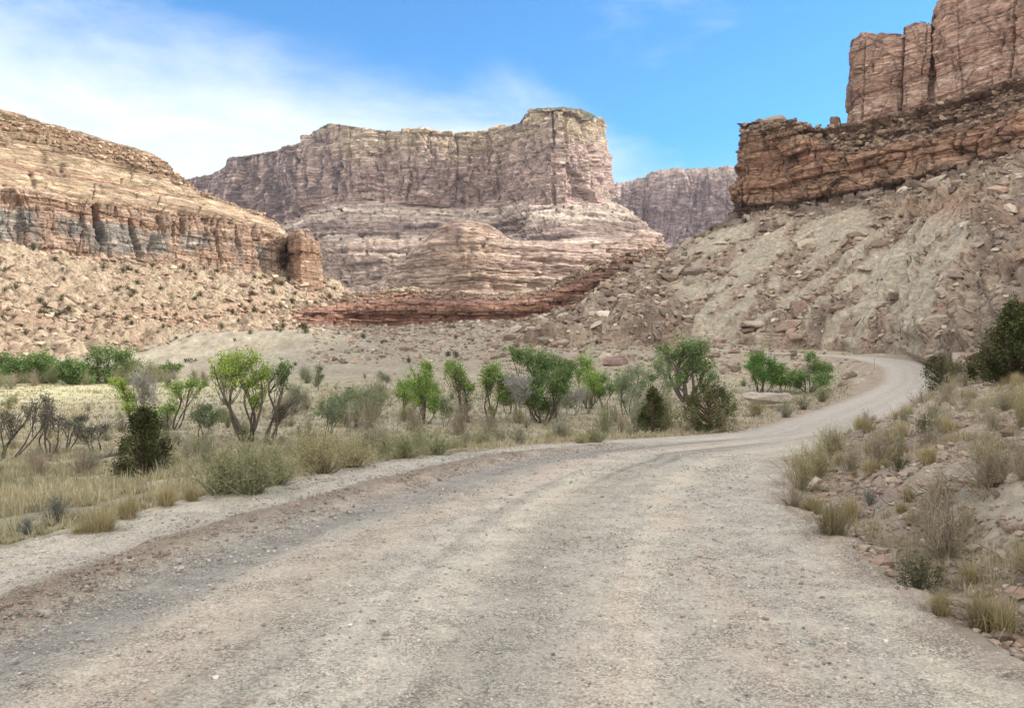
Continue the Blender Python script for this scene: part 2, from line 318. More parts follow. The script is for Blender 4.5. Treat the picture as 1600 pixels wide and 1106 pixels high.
ssm = np.unique(np.concatenate([np.linspace(0, sfine, 30), sfine+np.concatenate([np.linspace(0, 40, 800), np.linspace(40, CS[-1]-sfine, 700)])]))
nw = 160; tt = np.linspace(-1.0, 1.0, nw); tt = np.concatenate([[-1.06], tt, [1.06]])
cx, cy, cz, cw = [np.interp(ssm, CS, CL[:, k]) for k in range(4)]; nx, ny = np.interp(ssm, CS, CN[:, 0]), np.interp(ssm, CS, CN[:, 1])
A = tt[None, :]*cw[:, None]; A = A+np.maximum(tt[None, :], 0)**6*(fbm(ssm*.9, 0*ssm+3, 0*ssm, 4)*.38)[:, None]-np.maximum(-tt[None, :], 0)**6*(fbm(ssm*.7, 0*ssm+8, 0*ssm, 4)*.3)[:, None]; wob = fbm(ssm/5, 0*ssm, 0*ssm, 3)*.35
RX = cx[:, None]+nx[:, None]*A; RY = cy[:, None]+ny[:, None]*A
SSg = ssm[:, None]+0*A; nearw = ss(60, 25, RY)
fromL = (A+cw[:, None])+wob[:, None]*.5; fromR = cw[:, None]-A
wr = np.exp(-((fromL-1.95)/.40)**2)*ss(34, 12, RY)
lo = fbm(RX*.9, RY*.9, 0*RX, 4); hi = fbm(RX*7, RY*7, 0*RX+2, 3)
str_ = fbm(A*1.6, SSg*.07, 0*A+6, 4)
RZ = cz[:, None]+.05*(1-(tt[None, :])**2)+wr*(.11+.05*hi+.04*lo)+.012*lo+.008*hi*nearw+.03*np.exp(-(fromR/.5)**2)*(1+hi)*nearw
RZ = RZ-.02*np.exp(-((fromL-2.7)/.4)**2)
RZ[:, 0] -= .35; RZ[:, -1] -= .35
grey = C(.375, .352, .298); pk = C(.45, .37, .295); dk = C(.20, .195, .18); brn = C(.17, .138, .108); tnr = C(.445, .41, .325)
rc = grey+0*RX[..., None]
rc = lerp(rc, tnr, ss(-.2, .6, str_)[..., None]*.8)
rc = lerp(rc, pk, (ss(.1, .6, fbm(A*1.1+9, SSg*.12, 0*A, 4))*.6)[..., None])
rc = rc*(1-.32*ss(.0, .5, fbm(A*2.6+30, SSg*.05, 0*A, 3))*ss(.6, .3, np.abs(A/cw[:, None]))+.17*(np.exp(-((A-.3+.3*wob[:, None])/.3)**2)+np.exp(-((A+1.5+.3*wob[:, None])/.3)**2)+.7*np.exp(-((A-2.1)/.22)**2))-.17*(np.exp(-((A+.6+.3*wob[:, None])/.3)**2)+np.exp(-((A-1.2)/.3)**2)))[..., None]
rc = lerp(rc, pk, (np.exp(-((fromL-3.6)/.45)**2)*.45+np.exp(-((fromR-1.7)/.28)**2)*.75*ss(-.1, .3, lo)*ss(22, 8, RY))[..., None].clip(0, 1))
rc = lerp(rc, dk, (np.exp(-((fromL-2.75)/.42)**2)*.75*ss(34, 14, RY))[..., None])
rc = lerp(rc, brn, (wr*.85*ss(-1.2, -.1, hi+lo))[..., None])
rc = lerp(rc, C(.36, .335, .295), (ss(20, 60, RY)*.8)[..., None])
rc = lerp(rc, C(.40, .37, .325), (ss(50, 100, RY)*np.exp(-(((A/cw[:, None])**2-.3)/.2)**2)*.7)[..., None])
rc = lerp(rc, pink*.95, (ss(1.0, .1, np.minimum(fromL, fromR))*ss(15, 40, RY)*.8)[..., None])
rc = lerp(rc, C(.27, .215, .175), (ss(.55, .0, fromR+.5*lo)*.6*ss(30, 12, RY))[..., None])
rc = rc*1.3*(1+.07*lo+.12*hi*nearw)[..., None]
road = mesh_obj('road', np.stack([RX, RY, RZ], -1), grid_faces(*RX.shape), M_road, rc); tag(road, kind='structure')

# ------------------------------------------------------------------ landforms as lofts
def loft(rows, us, vs, sm=True):
    """rows: R lists of S control points (photo column, photo row, distance); us/vs: subdivisions"""
    K = np.array([un(*np.array(r, float).T) for r in rows])       # R,S,3
    def res(A_, n, ax):
        A_ = np.moveaxis(A_, ax, 0); S = len(A_); cnt = n if isinstance(n, (list, tuple)) else [n]*(S-1)
        out = []; par = []
        for i in range(S-1):
            t = np.linspace(0, 1, cnt[i], endpoint=False).reshape(-1, *[1]*(A_.ndim-1))
            p1, p2 = A_[i], A_[i+1]; p0 = A_[i-1] if i else 2*p1-p2; p3 = A_[i+2] if i+2 < S else 2*p2-p1
            if sm:
                k = .5; q = .5*k*2*((p2-p0)*.5); r_ = .5*k*2*((p3-p1)*.5)
                h00 = 2*t**3-3*t**2+1; h10 = t**3-2*t**2+t; h01 = -2*t**3+3*t**2; h11 = t**3-t**2
                out.append(lerp(p1+(p2-p1)*t, h00*p1+h10*q+h01*p2+h11*r_, .6))
            else: out.append(p1+(p2-p1)*t)
            par.append(i+np.ravel(t))
        out.append(A_[-1:]); par.append([S-1.])
        return np.moveaxis(np.concatenate(out), 0, ax), np.concatenate(par)
    A_, v = res(K, vs, 0); A_, u = res(A_, us, 1)
    return A_, v[:, None]+0*u[None], u[None]+0*v[:, None]
def normals(P, flip=False):
    a = np.gradient(P, axis=1); b = np.gradient(P, axis=0); n = np.cross(a, b); n /= np.maximum(np.linalg.norm(n, axis=-1), 1e-6)[..., None]
    return -n if flip else n
def arclen(P):
    m = P[P.shape[0]//2]; return np.concatenate([[0], np.cumsum(np.linalg.norm(np.diff(m[:, :2], axis=0), axis=1))])[None]+0*P[..., 0]
def blocks(S, Z, T, W, seed=0, wav=.3, dip=0., crack=.06, bed=.1, thick=1.0):
    """bedded, jointed rock: returns outward offset (-1..1), bed number, joint darkness"""
    z = (Z+dip*S)/T+wav*perlin(S/(T*14), Z/(T*12), seed+0*S)+.10*perlin(S/(T*2.2), Z/(T*3), seed+5+0*S); z = z+.42*np.sin(z*2.1+seed)*np.cos(z*.83+1.3*seed); i = np.floor(z); f = z-i
    s = S/W*(.6+.8*h1(i+seed))+h1(i*3.1+seed)*17+.25*perlin(S/W*.9, i*1.7+seed, Z/W*.8); j = np.floor(s); g = s-j
    off = h1(i+seed*1.7)*2-1; off2 = h1(i+seed, j)*2-1
    vis = ss(-.35, .35, perlin(S/(T*4), Z/(T*2), seed+11+0*S)); e_ = np.round(z)
    cr = np.exp(-(np.minimum(g, 1-g)/crack)**2)*(h1(i*1.3, j+7) > .5); bd = np.exp(-(np.minimum(f, 1-f)/bed)**2)*vis*(.25+.75*h1(e_+seed*.7))
    return off*.55*thick+off2*.55, i, np.maximum(cr*.8, bd), f
def facets(S, Z, W, Hh, seed=0, p=.6, ln=.8):
    w = S+W*.5*fbm(S/W, Z/Hh, seed+0*S, 3); f1, f2, idd = worley(w/W, Z/Hh+.3*perlin(S/W, Z/Hh, seed+2+0*S), seed)
    g1, g2, id2 = worley(w/W*2.7+3, Z/Hh*1.9, seed+9)
    return (idd-.5)*1.5-ss(.10, 0, f2-f1)*ln*ss(-.2, .4, perlin(S/W*.7, Z/Hh*.7, seed+31+0*S))+p*((id2-.5)-ss(.08, 0, g2-g1)*.75*ln)
def palette(i, seed, cols):
    k = (h1(i+seed*2.3)*len(cols)).astype(int) % len(cols); return np.array(cols)[k]

# ---- left cliff: base bench -> varnished wall -> sloping slickrock -> rubbly cap
lc_px = [-1500, -700, -260, -100, 0, 60, 130, 180, 240, 280, 310, 350, 400, 437, 452, 470]
def rowf(px, tab, Yt):
    a = np.array(tab, float); b = np.array(Yt, float)
    return [(p, np.interp(p, a[:, 0], a[:, 1]), np.interp(p, b[:, 0], b[:, 1])) for p in px]
LY = [(-1500, 140), (-700, 190), (-260, 300), (0, 360), (130, 385), (240, 415), (350, 450), (437, 480), (452, 500), (470, 560)]
def sh(Yt, d): return [(a, b+d) for a, b in Yt]
crest = [(-1500,-300),(-700,-60),(-260,60),(-100,128),(0,170),(60,190),(130,208),(180,224),(240,243),(280,274),(310,298),(350,315),(400,332),(437,352),(452,400),(470,420)]
cap = [(-1500,-260),(-700,-20),(-260,90),(-100,165),(0,206),(60,215),(130,232),(180,247),(240,262),(280,284),(310,303),(350,319),(400,336),(437,356),(452,404),(470,424)]
slk = [(-1500,40),(-700,120),(-260,220),(-100,262),(0,282),(60,290),(130,302),(180,308),(240,316),(280,322),(310,326),(350,334),(400,346),(437,366),(452,410),(470,430)]
wtop = [(-1500,60),(-700,135),(-260,232),(-100,275),(0,296),(60,303),(130,315),(180,320),(240,328),(280,332),(310,336),(350,344),(400,356),(437,372),(452,414),(470,432)]
wbas = [(-1500,200),(-700,260),(-260,345),(-100,378),(0,392),(60,400),(130,408),(180,414),(240,421),(280,426),(310,428),(350,432),(400,436),(437,438),(452,440),(470,444)]
und = [(a, b+30) for a, b in wbas]
back = [(a, b+6) for a, b in crest]
rows = [rowf(lc_px, und, sh(LY, 4)), rowf(lc_px, wbas, LY), rowf(lc_px, wtop, sh(LY, 3)), rowf(lc_px, slk, sh(LY, 12)), rowf(lc_px, cap, sh(LY, 44)), rowf(lc_px, crest, sh(LY, 58)), rowf(lc_px, back, sh(LY, 150))]
P, Vp, Up = loft(rows, [16, 20, 40, 60, 60, 60, 60, 60, 50, 40, 40, 50, 40, 20, 16], [10, 110, 24, 120, 60, 12])
S = arclen(P); Nn = normals(P); Z = P[..., 2]
Nn = np.where((Nn[..., :1]*0-Nn[..., 1:2]) > -2, Nn, Nn)
if (Nn[150, :, 1]).mean() > 0: Nn = -Nn
wall = ss(.8, 1.1, Vp)*ss(2.6, 2.0, Vp); slick = ss(2.0, 2.6, Vp)*ss(4.1, 3.8, Vp); capm = ss(3.6, 3.95, Vp+.25*fbm(S/14, Z/14, 0*S+51, 3))*ss(5.3, 5.0, Vp)
buttr = ridged(S/26, Z/120, 0*S, 3)           # columns and alcoves
alc = 0*S
cw_, _, _ = worley(S/13, Z/90, 3)
D = wall*(fbm(S/50, Z/120, 0*S, 3)*4+facets(S, Z, 17, 60, 4)*2.6+facets(S, Z, 7, 14, 6)*.9-np.maximum(0, fbm(S/14, Z/30, 0*S+3, 4))*3.0)
b1, i1, j1, f1 = blocks(S, Z, 5.5, 9, 2, dip=.05)
D = D+wall*(b1*.9-j1*.9)
b2, i2, j2, f2 = blocks(S, Z, 2.6, 40, 5, dip=.045, bed=.16)
b4, i4, j4, f4 = blocks(S, Z, 6.5, 30, 7, dip=.045, bed=.08, crack=.03); D = D+slick*(b2*1.5-j2*1.8+f2*1.3+b4*2.4-j4*3.0+f4*2.6+fbm(S/30, Z/9, 0*S, 4)*2.6)
b3, i3, j3, f3 = blocks(S, Z, 2.6, 4.5, 9, crack=.12, bed=.16)
D = D+capm*(b3*2.2-j3*1.6+fbm(S/8, Z/5, 0*S+2, 3)*2.0)
D = D+fbm(S/3, Z/2.5, 0*S+9, 4)*.5*ss(5.4, 5.1, Vp)
# deep dark alcoves seen in the wall
for ap, ay, w_, h_, dd in [(157,350,9,34,9),(212,372,7,32,6),(255,355,5,20,3),(345,385,3.5,30,3.5),(375,375,4,26,3),(290,352,4,14,2.5),(135,345,4,16,2),(185,330,5,10,2)]:
    pxx = P[..., 0]/P[..., 1]*F+800; pyy = HZ-(Z-H)/P[..., 1]*F
    skew = (pyy-ay)*.18; q = ((pxx-ap-skew)/(w_*(.55+.45*ss(-h_, h_, pyy-ay))))**2+((pyy-ay)/h_)**4
    D = D-dd*ss(1.25, .55, q+.25*fbm(S/5, Z/8, 0*S, 2))
Nn = Nn*np.array([1, 1, .35]); P = P+Nn*D[..., None]
pxx = P[..., 0]/P[..., 1]*F+800; pyy = HZ-(P[..., 2]-H)/P[..., 1]*F
tanl = C(.55, .425, .30); oran = C(.48, .325, .235); pinkl = C(.50, .365, .285); varn = C(.27, .275, .265); brnl = C(.30, .20, .135)
lcol = palette(i2, 3, [tanl, tanl*.9, tanl*1.08, oran, C(.52, .40, .28)])
wcol = palette(i1, 8, [oran, pinkl, oran*.92, pinkl*1.05])
c = lerp(wcol, lcol, ss(1.9, 2.35, Vp)[..., None])
hgtw = (Vp-1)
vmask = ss(.05, .5, fbm(S/16, Z/22, 0*S+40, 4)+.35*ss(0, .2, hgtw-.28)*ss(.78, .6, hgtw)-.05+.25*ss(350, 100, pxx))*ss(.12, .3, hgtw)*ss(.75, .62, hgtw)*(Vp < 2)*ss(450, 400, pxx)
c = lerp(c, varn*(1+.35*perlin(S/2.2, Z/26, 0*S+5))[..., None], (vmask*(.62+.3*ss(-.3, .3, perlin(S/3.1, Z/18, 0*S+15))))[..., None])
streak = ss(.15, .6, perlin(S/1.8, Z/30, 0*S))*wall
c = c*(1-.25*streak[..., None])
c = lerp(c, palette(i3, 1, [brnl, brnl*1.3, C(.36, .27, .19), C(.24, .17, .12)]), (capm*.9)[..., None])
c = lerp(c, C(.17, .12, .09), ((wall*j1*.45+slick*(j2*.5+j4*.8)+capm*j3*.6)[..., None]).clip(0, 1))
c = lerp(c, C(.13, .14, .07), (capm*ss(.25, .5, fbm(S/3, Z/3, 0*S+11, 3))*.7)[..., None])
c = c*(1+.22*fbm(S/12, Z/3, 0*S+20, 4)[..., None])
P_left = P; left_cliff = mesh_obj('left_cliff', P, grid_faces(*S.shape), M_left, c); tag(left_cliff, kind='structure')
# detached butte at the end of the left cliff
st = [(448, 545), (446, 500), (458, 478), (470, 474), (484, 480), (497, 486), (503, 498), (504, 545)]
tops = [368, 372, 362, 360, 362, 378, 398, 400]; bas = [436, 437, 440, 441, 440, 438, 436, 436]
rows = [[(p+(0 if 448 < p < 500 else (3 if p > 475 else -1)), b+14, Y-3) for (p, Y), b in zip(st, bas)], [(p, b, Y) for (p, Y), b in zip(st, bas)], [(lerp(p, 474, .08), lerp(b, t_, .55), Y+1) for (p, Y), b, t_ in zip(st, bas, tops)], [(lerp(p, 474, .14), t_, Y+3) for (p, Y), t_ in zip(st, tops)], [(lerp(p, 474, .55), lerp(t_, 362, .5), Y*.5+252) for (p, Y), t_ in zip(st, tops)]]
P, Vp, Up = loft(rows, 18, [10, 40, 40, 14])
S = arclen(P); Nn = normals(P); Z = P[..., 2]
if Nn[:, 60, 1].mean() > 0: Nn = -Nn
b1, i1, j1, f1 = blocks(S, Z, 7, 7, 22, crack=.1)
P = P+Nn*(b1*1.3-j1*1.2+fbm(S/4, Z/4, 0*S, 4)*1.0)[..., None]*ss(4, 3.4, Vp)[..., None]
c = palette(i1, 4, [oran*.95, pinkl*.9, C(.40, .26, .18)])*(1+.25*fbm(S/4, Z/6, 0*S, 3)[..., None]); c = lerp(c, C(.15, .10, .08), (j1*.5)[..., None])
tag(mesh_obj('left_butte', P, grid_faces(*S.shape), M_left, c), kind='structure')

LCP = P_left; SLOPES = {'left_cliff': P_left}; SZ = {}; UPF = np.array([1, 1, .3])
def terrain_rows(name, rows, us, vs, fn, mat, sm=True):
    P, Vp, Up = loft(rows, us, vs, sm); P, c = fn(P, Vp, Up)
    ob = mesh_obj(name, P, grid_faces(*P.shape[:2]), mat, c); tag(ob, kind='structure'); SLOPES[name] = P
    return ob
# ---- left talus
tp = [-1500, -700, -260, 0, 100, 200, 300, 400, 470, 510, 560, 600]
foot = [(-1500, 600, 60), (-700, 590, 110), (-260, 572, 190), (0, 562, 222), (100, 560, 228), (200, 560, 235), (300, 548, 262), (400, 530, 310), (470, 520, 380), (510, 512, 430), (560, 505, 480), (600, 510, 540)]
top = [(p, np.interp(p, *np.array(wbas).T)-8, np.interp(p, *np.array(LY).T)+6) for p in tp[:8]]+[(470, 436, 505), (510, 438, 520), (560, 463, 545), (600, 490, 560)]
ledge = [(p, lerp(f[1], t_[1], .34), lerp(f[2], t_[2], .42)) for p, f, t_ in zip(tp, foot, top)]
ledge2 = [(p, lerp(f[1], t_[1], .45), lerp(f[2], t_[2], .46)) for p, f, t_ in zip(tp, foot, top)]
under = [(p, f[1]+25, f[2]-8) for p, f in zip(tp, foot)]
backr = [(p, t_[1]+30, t_[2]+90) for p, t_ in zip(tp, top)]
def f_ltal(P, Vp, Up):
    X, Y, Z = P[..., 0], P[..., 1], P[..., 2]; m = ss(.6, 1.3, Vp)*ss(5, 4.2, Vp)
    S = arclen(P); pxx = X/Y*F+800
    D = fbm(X/22, Y/22, 0*X, 4)*3.4+np.abs(fbm(X/6, Y/6, 0*X+3, 4))*1.8
    for sc, am in ((9, 2.4), (4.5, 1.5)):
        w1, w2, idd = worley(X/sc+.2*fbm(X/5, Y/5, 0*X, 2), Y/sc, sc); D = D+am*ss(.55, .25, w1)*(idd > .35)*idd
    b, i, j, f = blocks(S, Z, 2.8, 6, 31); led = ss(1.7, 2.0, Vp)*ss(3.2, 2.9, Vp)*ss(120, 200, pxx)*ss(480, 380, pxx)
    P = P.copy(); P[..., 2] += D*m*(1-.5*led); P[..., 1] -= (b*1.5-j*1.3)*led; P[..., 1] -= fbm(X/7, Z/5, 0*X, 3)*1.5*m
    n = fbm(X/10, Y/10, Z/10, 4); c = lerp(C(.34, .265, .195), C(.42, .35, .26), ss(-.4, .5, n)[..., None])
    c = lerp(c, C(.31, .215, .16), (ss(.1, .6, fbm(X/25, Y/25, Z/8+7, 4))*.55)[..., None]); c = lerp(c, palette(i, 2, [C(.36, .22, .15), C(.42, .30, .21)]), (led*.8)[..., None])
    c = lerp(c, C(.14, .14, .075), (ss(.36, .6, fbm(X/3.5, Y/3.5, Z/3.5+17, 3))*.75*m)[..., None])
    return P, c*(1+.3*fbm(X/2.2, Y/2.2, Z/2.2, 3)[..., None])
terrain_rows('left_slope', [under, foot, ledge, ledge2, top, backr], [20, 30, 60, 90, 90, 90, 90, 60, 40, 40, 20], [8, 90, 40, 120, 10], f_ltal, M_ltalus)

# ---- red bluff in the middle distance
bp = [380, 440, 470, 520, 560, 600, 640, 680, 720, 780, 840, 870, 900, 930, 960, 1000, 1040, 1090, 1150]
btop = dict(zip(bp, [514, 494, 480, 470, 460, 455, 452, 455, 460, 462, 456, 446, 428, 415, 401, 394, 390, 386, 376]))
bbas = dict(zip(bp, [524, 518, 514, 512, 510, 508, 507, 506, 504, 502, 498, 493, 486, 478, 470, 455, 440, 430, 420]))
bY = dict(zip(bp, [360, 385, 400, 415, 425, 430, 435, 438, 440, 445, 448, 448, 446, 446, 450, 460, 475, 500, 520]))
rows = [[(p, bbas[p]+14, bY[p]-8) for p in bp], [(p, bbas[p], bY[p]) for p in bp], [(p, lerp(bbas[p], btop[p], .62), bY[p]+3) for p in bp], [(p, lerp(bbas[p], btop[p], .9), bY[p]+14) for p in bp], [(p, btop[p], bY[p]+26) for p in bp], [(p, btop[p]-2, bY[p]+120) for p in bp], [(p, btop[p]+12, bY[p]+500) for p in bp]]
def f_bluff(P, Vp, Up):
    S = arclen(P); Z = P[..., 2]; N_ = normals(P); N_ = -N_ if N_[30, :, 1].mean() > 0 else N_
    m = ss(.3, 1, Vp)*ss(5, 4.2, Vp); b, i, j, f = blocks(S, Z, 2.2, 7, 41, bed=.14, dip=-.012); px_ = P[..., 0]/P[..., 1]*F+800
    D = (b*2.6-j*2.0+fbm(S/16, Z/10, 0*S, 4)*3.5+fbm(S/3, Z/2, 0*S, 3)*.8)*m
    N_ = N_*UPF; P = P+N_*D[..., None]
    red = palette(i, 6, [C(.35, .20, .15), C(.39, .23, .17), C(.30, .19, .15)]); led = palette(i, 9, [C(.33, .26, .19), C(.27, .20, .15), C(.20, .14, .10)])
    c = lerp(red, led, ss(2.9, 3.6, Vp+.5*fbm(S/20, Z/9, 0*S+2, 3))[..., None]*lerp(1, .3, ss(860, 930, px_))[..., None])
    c = lerp(c, C(.12, .08, .065), (ss(860, 920, px_)*ss(1.5, 2.1, Vp)*.5)[..., None]); c = lerp(c, C(.10, .06, .05), (j*.4)[..., None])
    return P, c*(1+.25*fbm(S/5, Z/5, 0*S, 3)[..., None])
terrain_rows('red_bluff', rows, 36, [6, 44, 24, 20, 16, 20], f_bluff, M_left)

# ---- slickrock dome and the mesa behind
dp = [560, 590, 620, 650, 690, 720, 760, 800, 860, 920, 970, 1005, 1030, 1041, 1046]
dtop = [452, 440, 412, 385, 352, 346, 350, 373, 378, 376, 374, 366, 366, 382, 400]; dY = [1120, 1010, 960, 930, 915, 910, 915, 930, 945, 955, 965, 980, 1000, 1060, 1200]
rows = [[(p, 474, y-90) for p, y in zip(dp, dY)], [(p, lerp(460, t_, .12), y-70) for p, t_, y in zip(dp, dtop, dY)], [(p, lerp(460, t_, .5), y-50) for p, t_, y in zip(dp, dtop, dY)], [(p, lerp(460, t_, .85), y-20) for p, t_, y in zip(dp, dtop, dY)], [(p, t_, y+10) for p, t_, y in zip(dp, dtop, dY)], [(p, t_+2, y+200) for p, t_, y in zip(dp, dtop, dY)]]
def f_dome(P, Vp, Up):
    S = arclen(P); Z = P[..., 2]; N_ = normals(P); N_ = -N_ if N_[40, :, 1].mean() > 0 else N_; px_ = P[..., 0]/P[..., 1]*F+800
    m = ss(5, 4.2, Vp); b, i, j, f = blocks(S, Z, 6.5, 60, 51, bed=.16, dip=-.01, wav=.5); b2, i2, j2, f2 = blocks(S, Z, 2.7, 40, 53, bed=.2, dip=.02)
    D = (b*5.5-j*6.0+f*4.5+b2*2.2-j2*2.4+fbm(S/60, Z/50, 0*S, 4)*9-np.maximum(0, ridged(S/70, Z/90, 0*S+4, 3))*7+fbm(S/9, Z/6, 0*S, 3)*2)*m
    N_ = N_*UPF; P = P+N_*D[..., None]
    c = palette(i2, 3, [C(.58, .45, .375), C(.62, .49, .41), C(.52, .39, .33), C(.66, .54, .44)])
    c = lerp(c, C(.52, .39, .27), (np.exp(-((px_-720)/60)**2)*.35)[..., None]); c = lerp(c, C(.32, .23, .20), (ss(.15, .5, fbm(S/25, Z/60, 0*S+8, 4))*.5+j*.4+j2*.25)[..., None].clip(0, 1))
    return P, c*(1+.2*fbm(S/12, Z/10, 0*S, 3)[..., None])
terrain_rows('slickrock_dome', rows, 34, [10, 50, 50, 24, 16], f_dome, M_far)

mp_ = [  # column, top row, wall-base row, wall distance
 (240, 290, 340, 2300), (300, 279, 338, 2150), (348, 269, 342, 2050), (358, 247, 345, 1960), (400, 241, 350, 1900), (440, 234, 350, 1820), (470, 223, 338, 1740), (492, 206, 325, 1690), (512, 193, 318, 1640), (545, 197, 315, 1610), (590, 204, 314, 1600), (640, 207, 322, 1600), (690, 210, 326, 1600), (740, 208, 322, 1610), (785, 204, 314, 1600),
 (806, 199, 311, 1540), (816, 186, 312, 1480), (830, 171, 316, 1430), (856, 169, 320, 1395), (876, 168, 320, 1385), (908, 171, 317, 1435), (930, 180, 313, 1500)]
rows = [[], [], [], [], [], [], [], []]
for p, t_, b, y in mp_:
    tw = ss(800, 850, p); inn = 0
    pb = p+tw*(p-850)*.16*(1 if p > 850 else .5)
    rows[0].append((lerp(pb, pb+35*tw*(p > 890), 1), 480, y-430)); rows[1].append((pb+(60*tw if p > 890 else 0), 452, y-400)); rows[2].append((pb+(58*tw if p > 890 else 0)*.98, 398, y-330)); rows[3].append((pb+(50*tw if p > 890 else 0), 374, y-230))
    rows[4].append((pb+(22*tw if p > 890 else 0), lerp(b, 374, .42), y-110)); rows[5].append((pb, b, y)); rows[6].append((p, t_, y+25)); rows[7].append((p, t_+2, y+420))
# the tower turns its right-hand side away
for (pt, t_, pb, b, y) in [(933, 184, 950, 311, 1580), (931, 190, 951, 312, 1680), (905, 198, 940, 320, 1920)]:
    k = 1 if y < 1600 else .9
    rows[0].append((1060*k+100*(1-k)*9, 480, y-350)); rows[1].append((1046, 440, y-330)); rows[2].append((1040, 395, y-290)); rows[3].append((1018, 366, y-220)); rows[4].append((978, 332, y-110)); rows[5].append((pb, b, y)); rows[6].append((pt, t_, y+10)); rows[7].append((pt-22, t_+10, y+200))
def f_mesa(P, Vp, Up):
    S = arclen(P); Z = P[..., 2]; N_ = normals(P); N_ = -N_ if N_[150, :, 1].mean() > 0 else N_; px_ = P[..., 0]/P[..., 1]*F+800
    wall = ss(4.85, 5.1, Vp)*ss(6.3, 6.0, Vp); low = ss(4.95, 4.7, Vp)
    b, i, j, f = blocks(S, Z, 22, 45, 61, bed=.06, crack=.05); b2, i2, j2, f2 = blocks(S, Z, 8, 22, 63, bed=.12)
    D = wall*(fbm(S/230, Z/700, 0*S+1, 3)*50+facets(S, Z, 62, 230, 2, ln=.45)*19+facets(S, Z, 24, 40, 3, ln=.4)*6-np.maximum(0, fbm(S/45, Z/160, 0*S+4, 4))*12+b*3-j*3.5+fbm(S/14, Z/22, 0*S, 4)*6)
    bz, iz, jz, fz = blocks(S, Z, 10, 80, 65, bed=.16)
    D = D+low*(bz*13-jz*11+fz*5+fbm(S/60, Z/40, 0*S+3, 4)*14+fbm(S/12, Z/10, 0*S+6, 4)*6+b2*2)
    D = D*lerp(1, .45, ss(5.6, 6, Vp)*(px_ < 600))+ss(5.8, 6, Vp)*ss(6.6, 6.2, Vp)*(b2*3-j2*2)
    N_ = N_*UPF; P = P+N_*D[..., None]; P[..., 2] += (fbm(P[..., 0]/16, P[..., 1]/16, 0*S, 3)*4)*ss(5.9, 6.1, Vp)
    wc = palette(i, 2, [C(.55, .425, .375), C(.60, .47, .405), C(.50, .38, .34)]); c = wc
    top = ss(5.45, 5.95, Vp+.3*fbm(S/60, Z/60, 0*S+9, 4))*ss(480, 560, px_); c = lerp(c, C(.60, .50, .365), top[..., None]*.9)  # yellowish sunlight along the wall top, painted into the rock colour
    vs_ = ss(.15, .6, fbm(S/13, Z/80, 0*S+2, 4)+.6*ss(600, 440, px_)-.1)*wall; c = lerp(c, C(.20, .165, .17), (vs_*.8)[..., None])  # dark varnish streaks, denser at left to paint in that side's shade
    lc_ = palette(iz, 5, [C(.55, .45, .39), C(.46, .365, .325), C(.62, .52, .44)]); lc_ = lerp(lc_, C(.24, .17, .15), (ss(2.9, 3.3, Vp)*ss(3.9, 3.6, Vp)*.7)[..., None]); lc_ = lerp(lc_, C(.40, .315, .26), (ss(3.0, 2.6, Vp)*.8)[..., None])
    lc_ = lerp(lc_, C(.11, .12, .07), (ss(.2, .5, fbm(S/9, Z/9, 0*S+29, 4))*.6*ss(2.8, 3.4, Vp))[..., None])
    lc_ = lerp(lc_, C(.13, .095, .085), ((jz*.55+.25*ss(.3, 0, fz)+j2*.2)*(.5+.5*ss(-.3, .3, fbm(S/50, Z/20, 0*S+77, 3))))[..., None].clip(0, .85))  # dark joint lines, plus shade under the ledges painted into the colour
    c = lerp(c, lc_, low[..., None]); c = lerp(c, C(.11, .085, .085), (wall*(j*.35+j2*.15))[..., None])
    c = lerp(c, C(.10, .11, .055), (ss(6.02, 6.12, Vp)*.85)[..., None])
    return P, c*(1+.22*fbm(S/12, Z/12, 0*S+40, 4)[..., None])
terrain_rows('mesa', rows, [20]*3+[36]*18+[24, 24, 20], [8, 50, 40, 36, 30, 150, 14], f_mesa, M_far, sm=False)

# ---- far mesa between the tower and the right-hand cliff
fp = [(900, 300, 410), (950, 291, 408), (985, 284, 405), (1010, 277, 402), (1040, 269, 402), (1075, 264, 402), (1110, 262, 402), (1140, 264, 404), (1170, 272, 404), (1230, 280, 404), (1400, 300, 410)]
rows = [[(p, b+40, 2500) for p, t_, b in fp], [(p, b-8, 2650) for p, t_, b in fp], [(p, lerp(b, t_, .22), 2720) for p, t_, b in fp], [(p, lerp(b, t_, .86), 2740) for p, t_, b in fp], [(p, t_, 2790) for p, t_, b in fp], [(p, t_+3, 3300) for p, t_, b in fp]]
def f_far(P, Vp, Up):
    S = arclen(P); Z = P[..., 2]; N_ = normals(P); N_ = -N_ if N_[30, :, 1].mean() > 0 else N_
    b, i, j, f = blocks(S, Z, 40, 60, 71, bed=.08); w = ss(4.3, 4, Vp)
    N_ = N_*UPF; P = P+N_*((fbm(S/300, Z/900, 0*S, 3)*60+facets(S, Z, 100, 420, 5, ln=.25)*26+facets(S, Z, 40, 70, 6, ln=.3)*9+fbm(S/30, Z/70, 0*S, 4)*14+b*4-j*4)*w)[..., None]; P[..., 2] += fbm(P[..., 0]/30, P[..., 1]/30, 0*S, 3)*7*ss(3.8, 4, Vp)
    c = palette(i, 2, [C(.43, .34, .325), C(.47, .375, .35)])*(1+0*S[..., None]); c = lerp(c, C(.19, .145, .145), (ss(.0, .5, fbm(S/14, Z/130, 0*S, 4))*.6*w)[..., None]); c = lerp(c, C(.42, .35, .27), (ss(3, 3.7, Vp)*.5)[..., None])
    c = lerp(c, C(.11, .12, .06), (ss(4.02, 4.2, Vp)*.85)[..., None]); return P, c*(1+.2*fbm(S/25, Z/25, 0*S, 3)[..., None])
terrain_rows('far_mesa', rows, 30, [6, 30, 90, 20, 10], f_far, M_far)

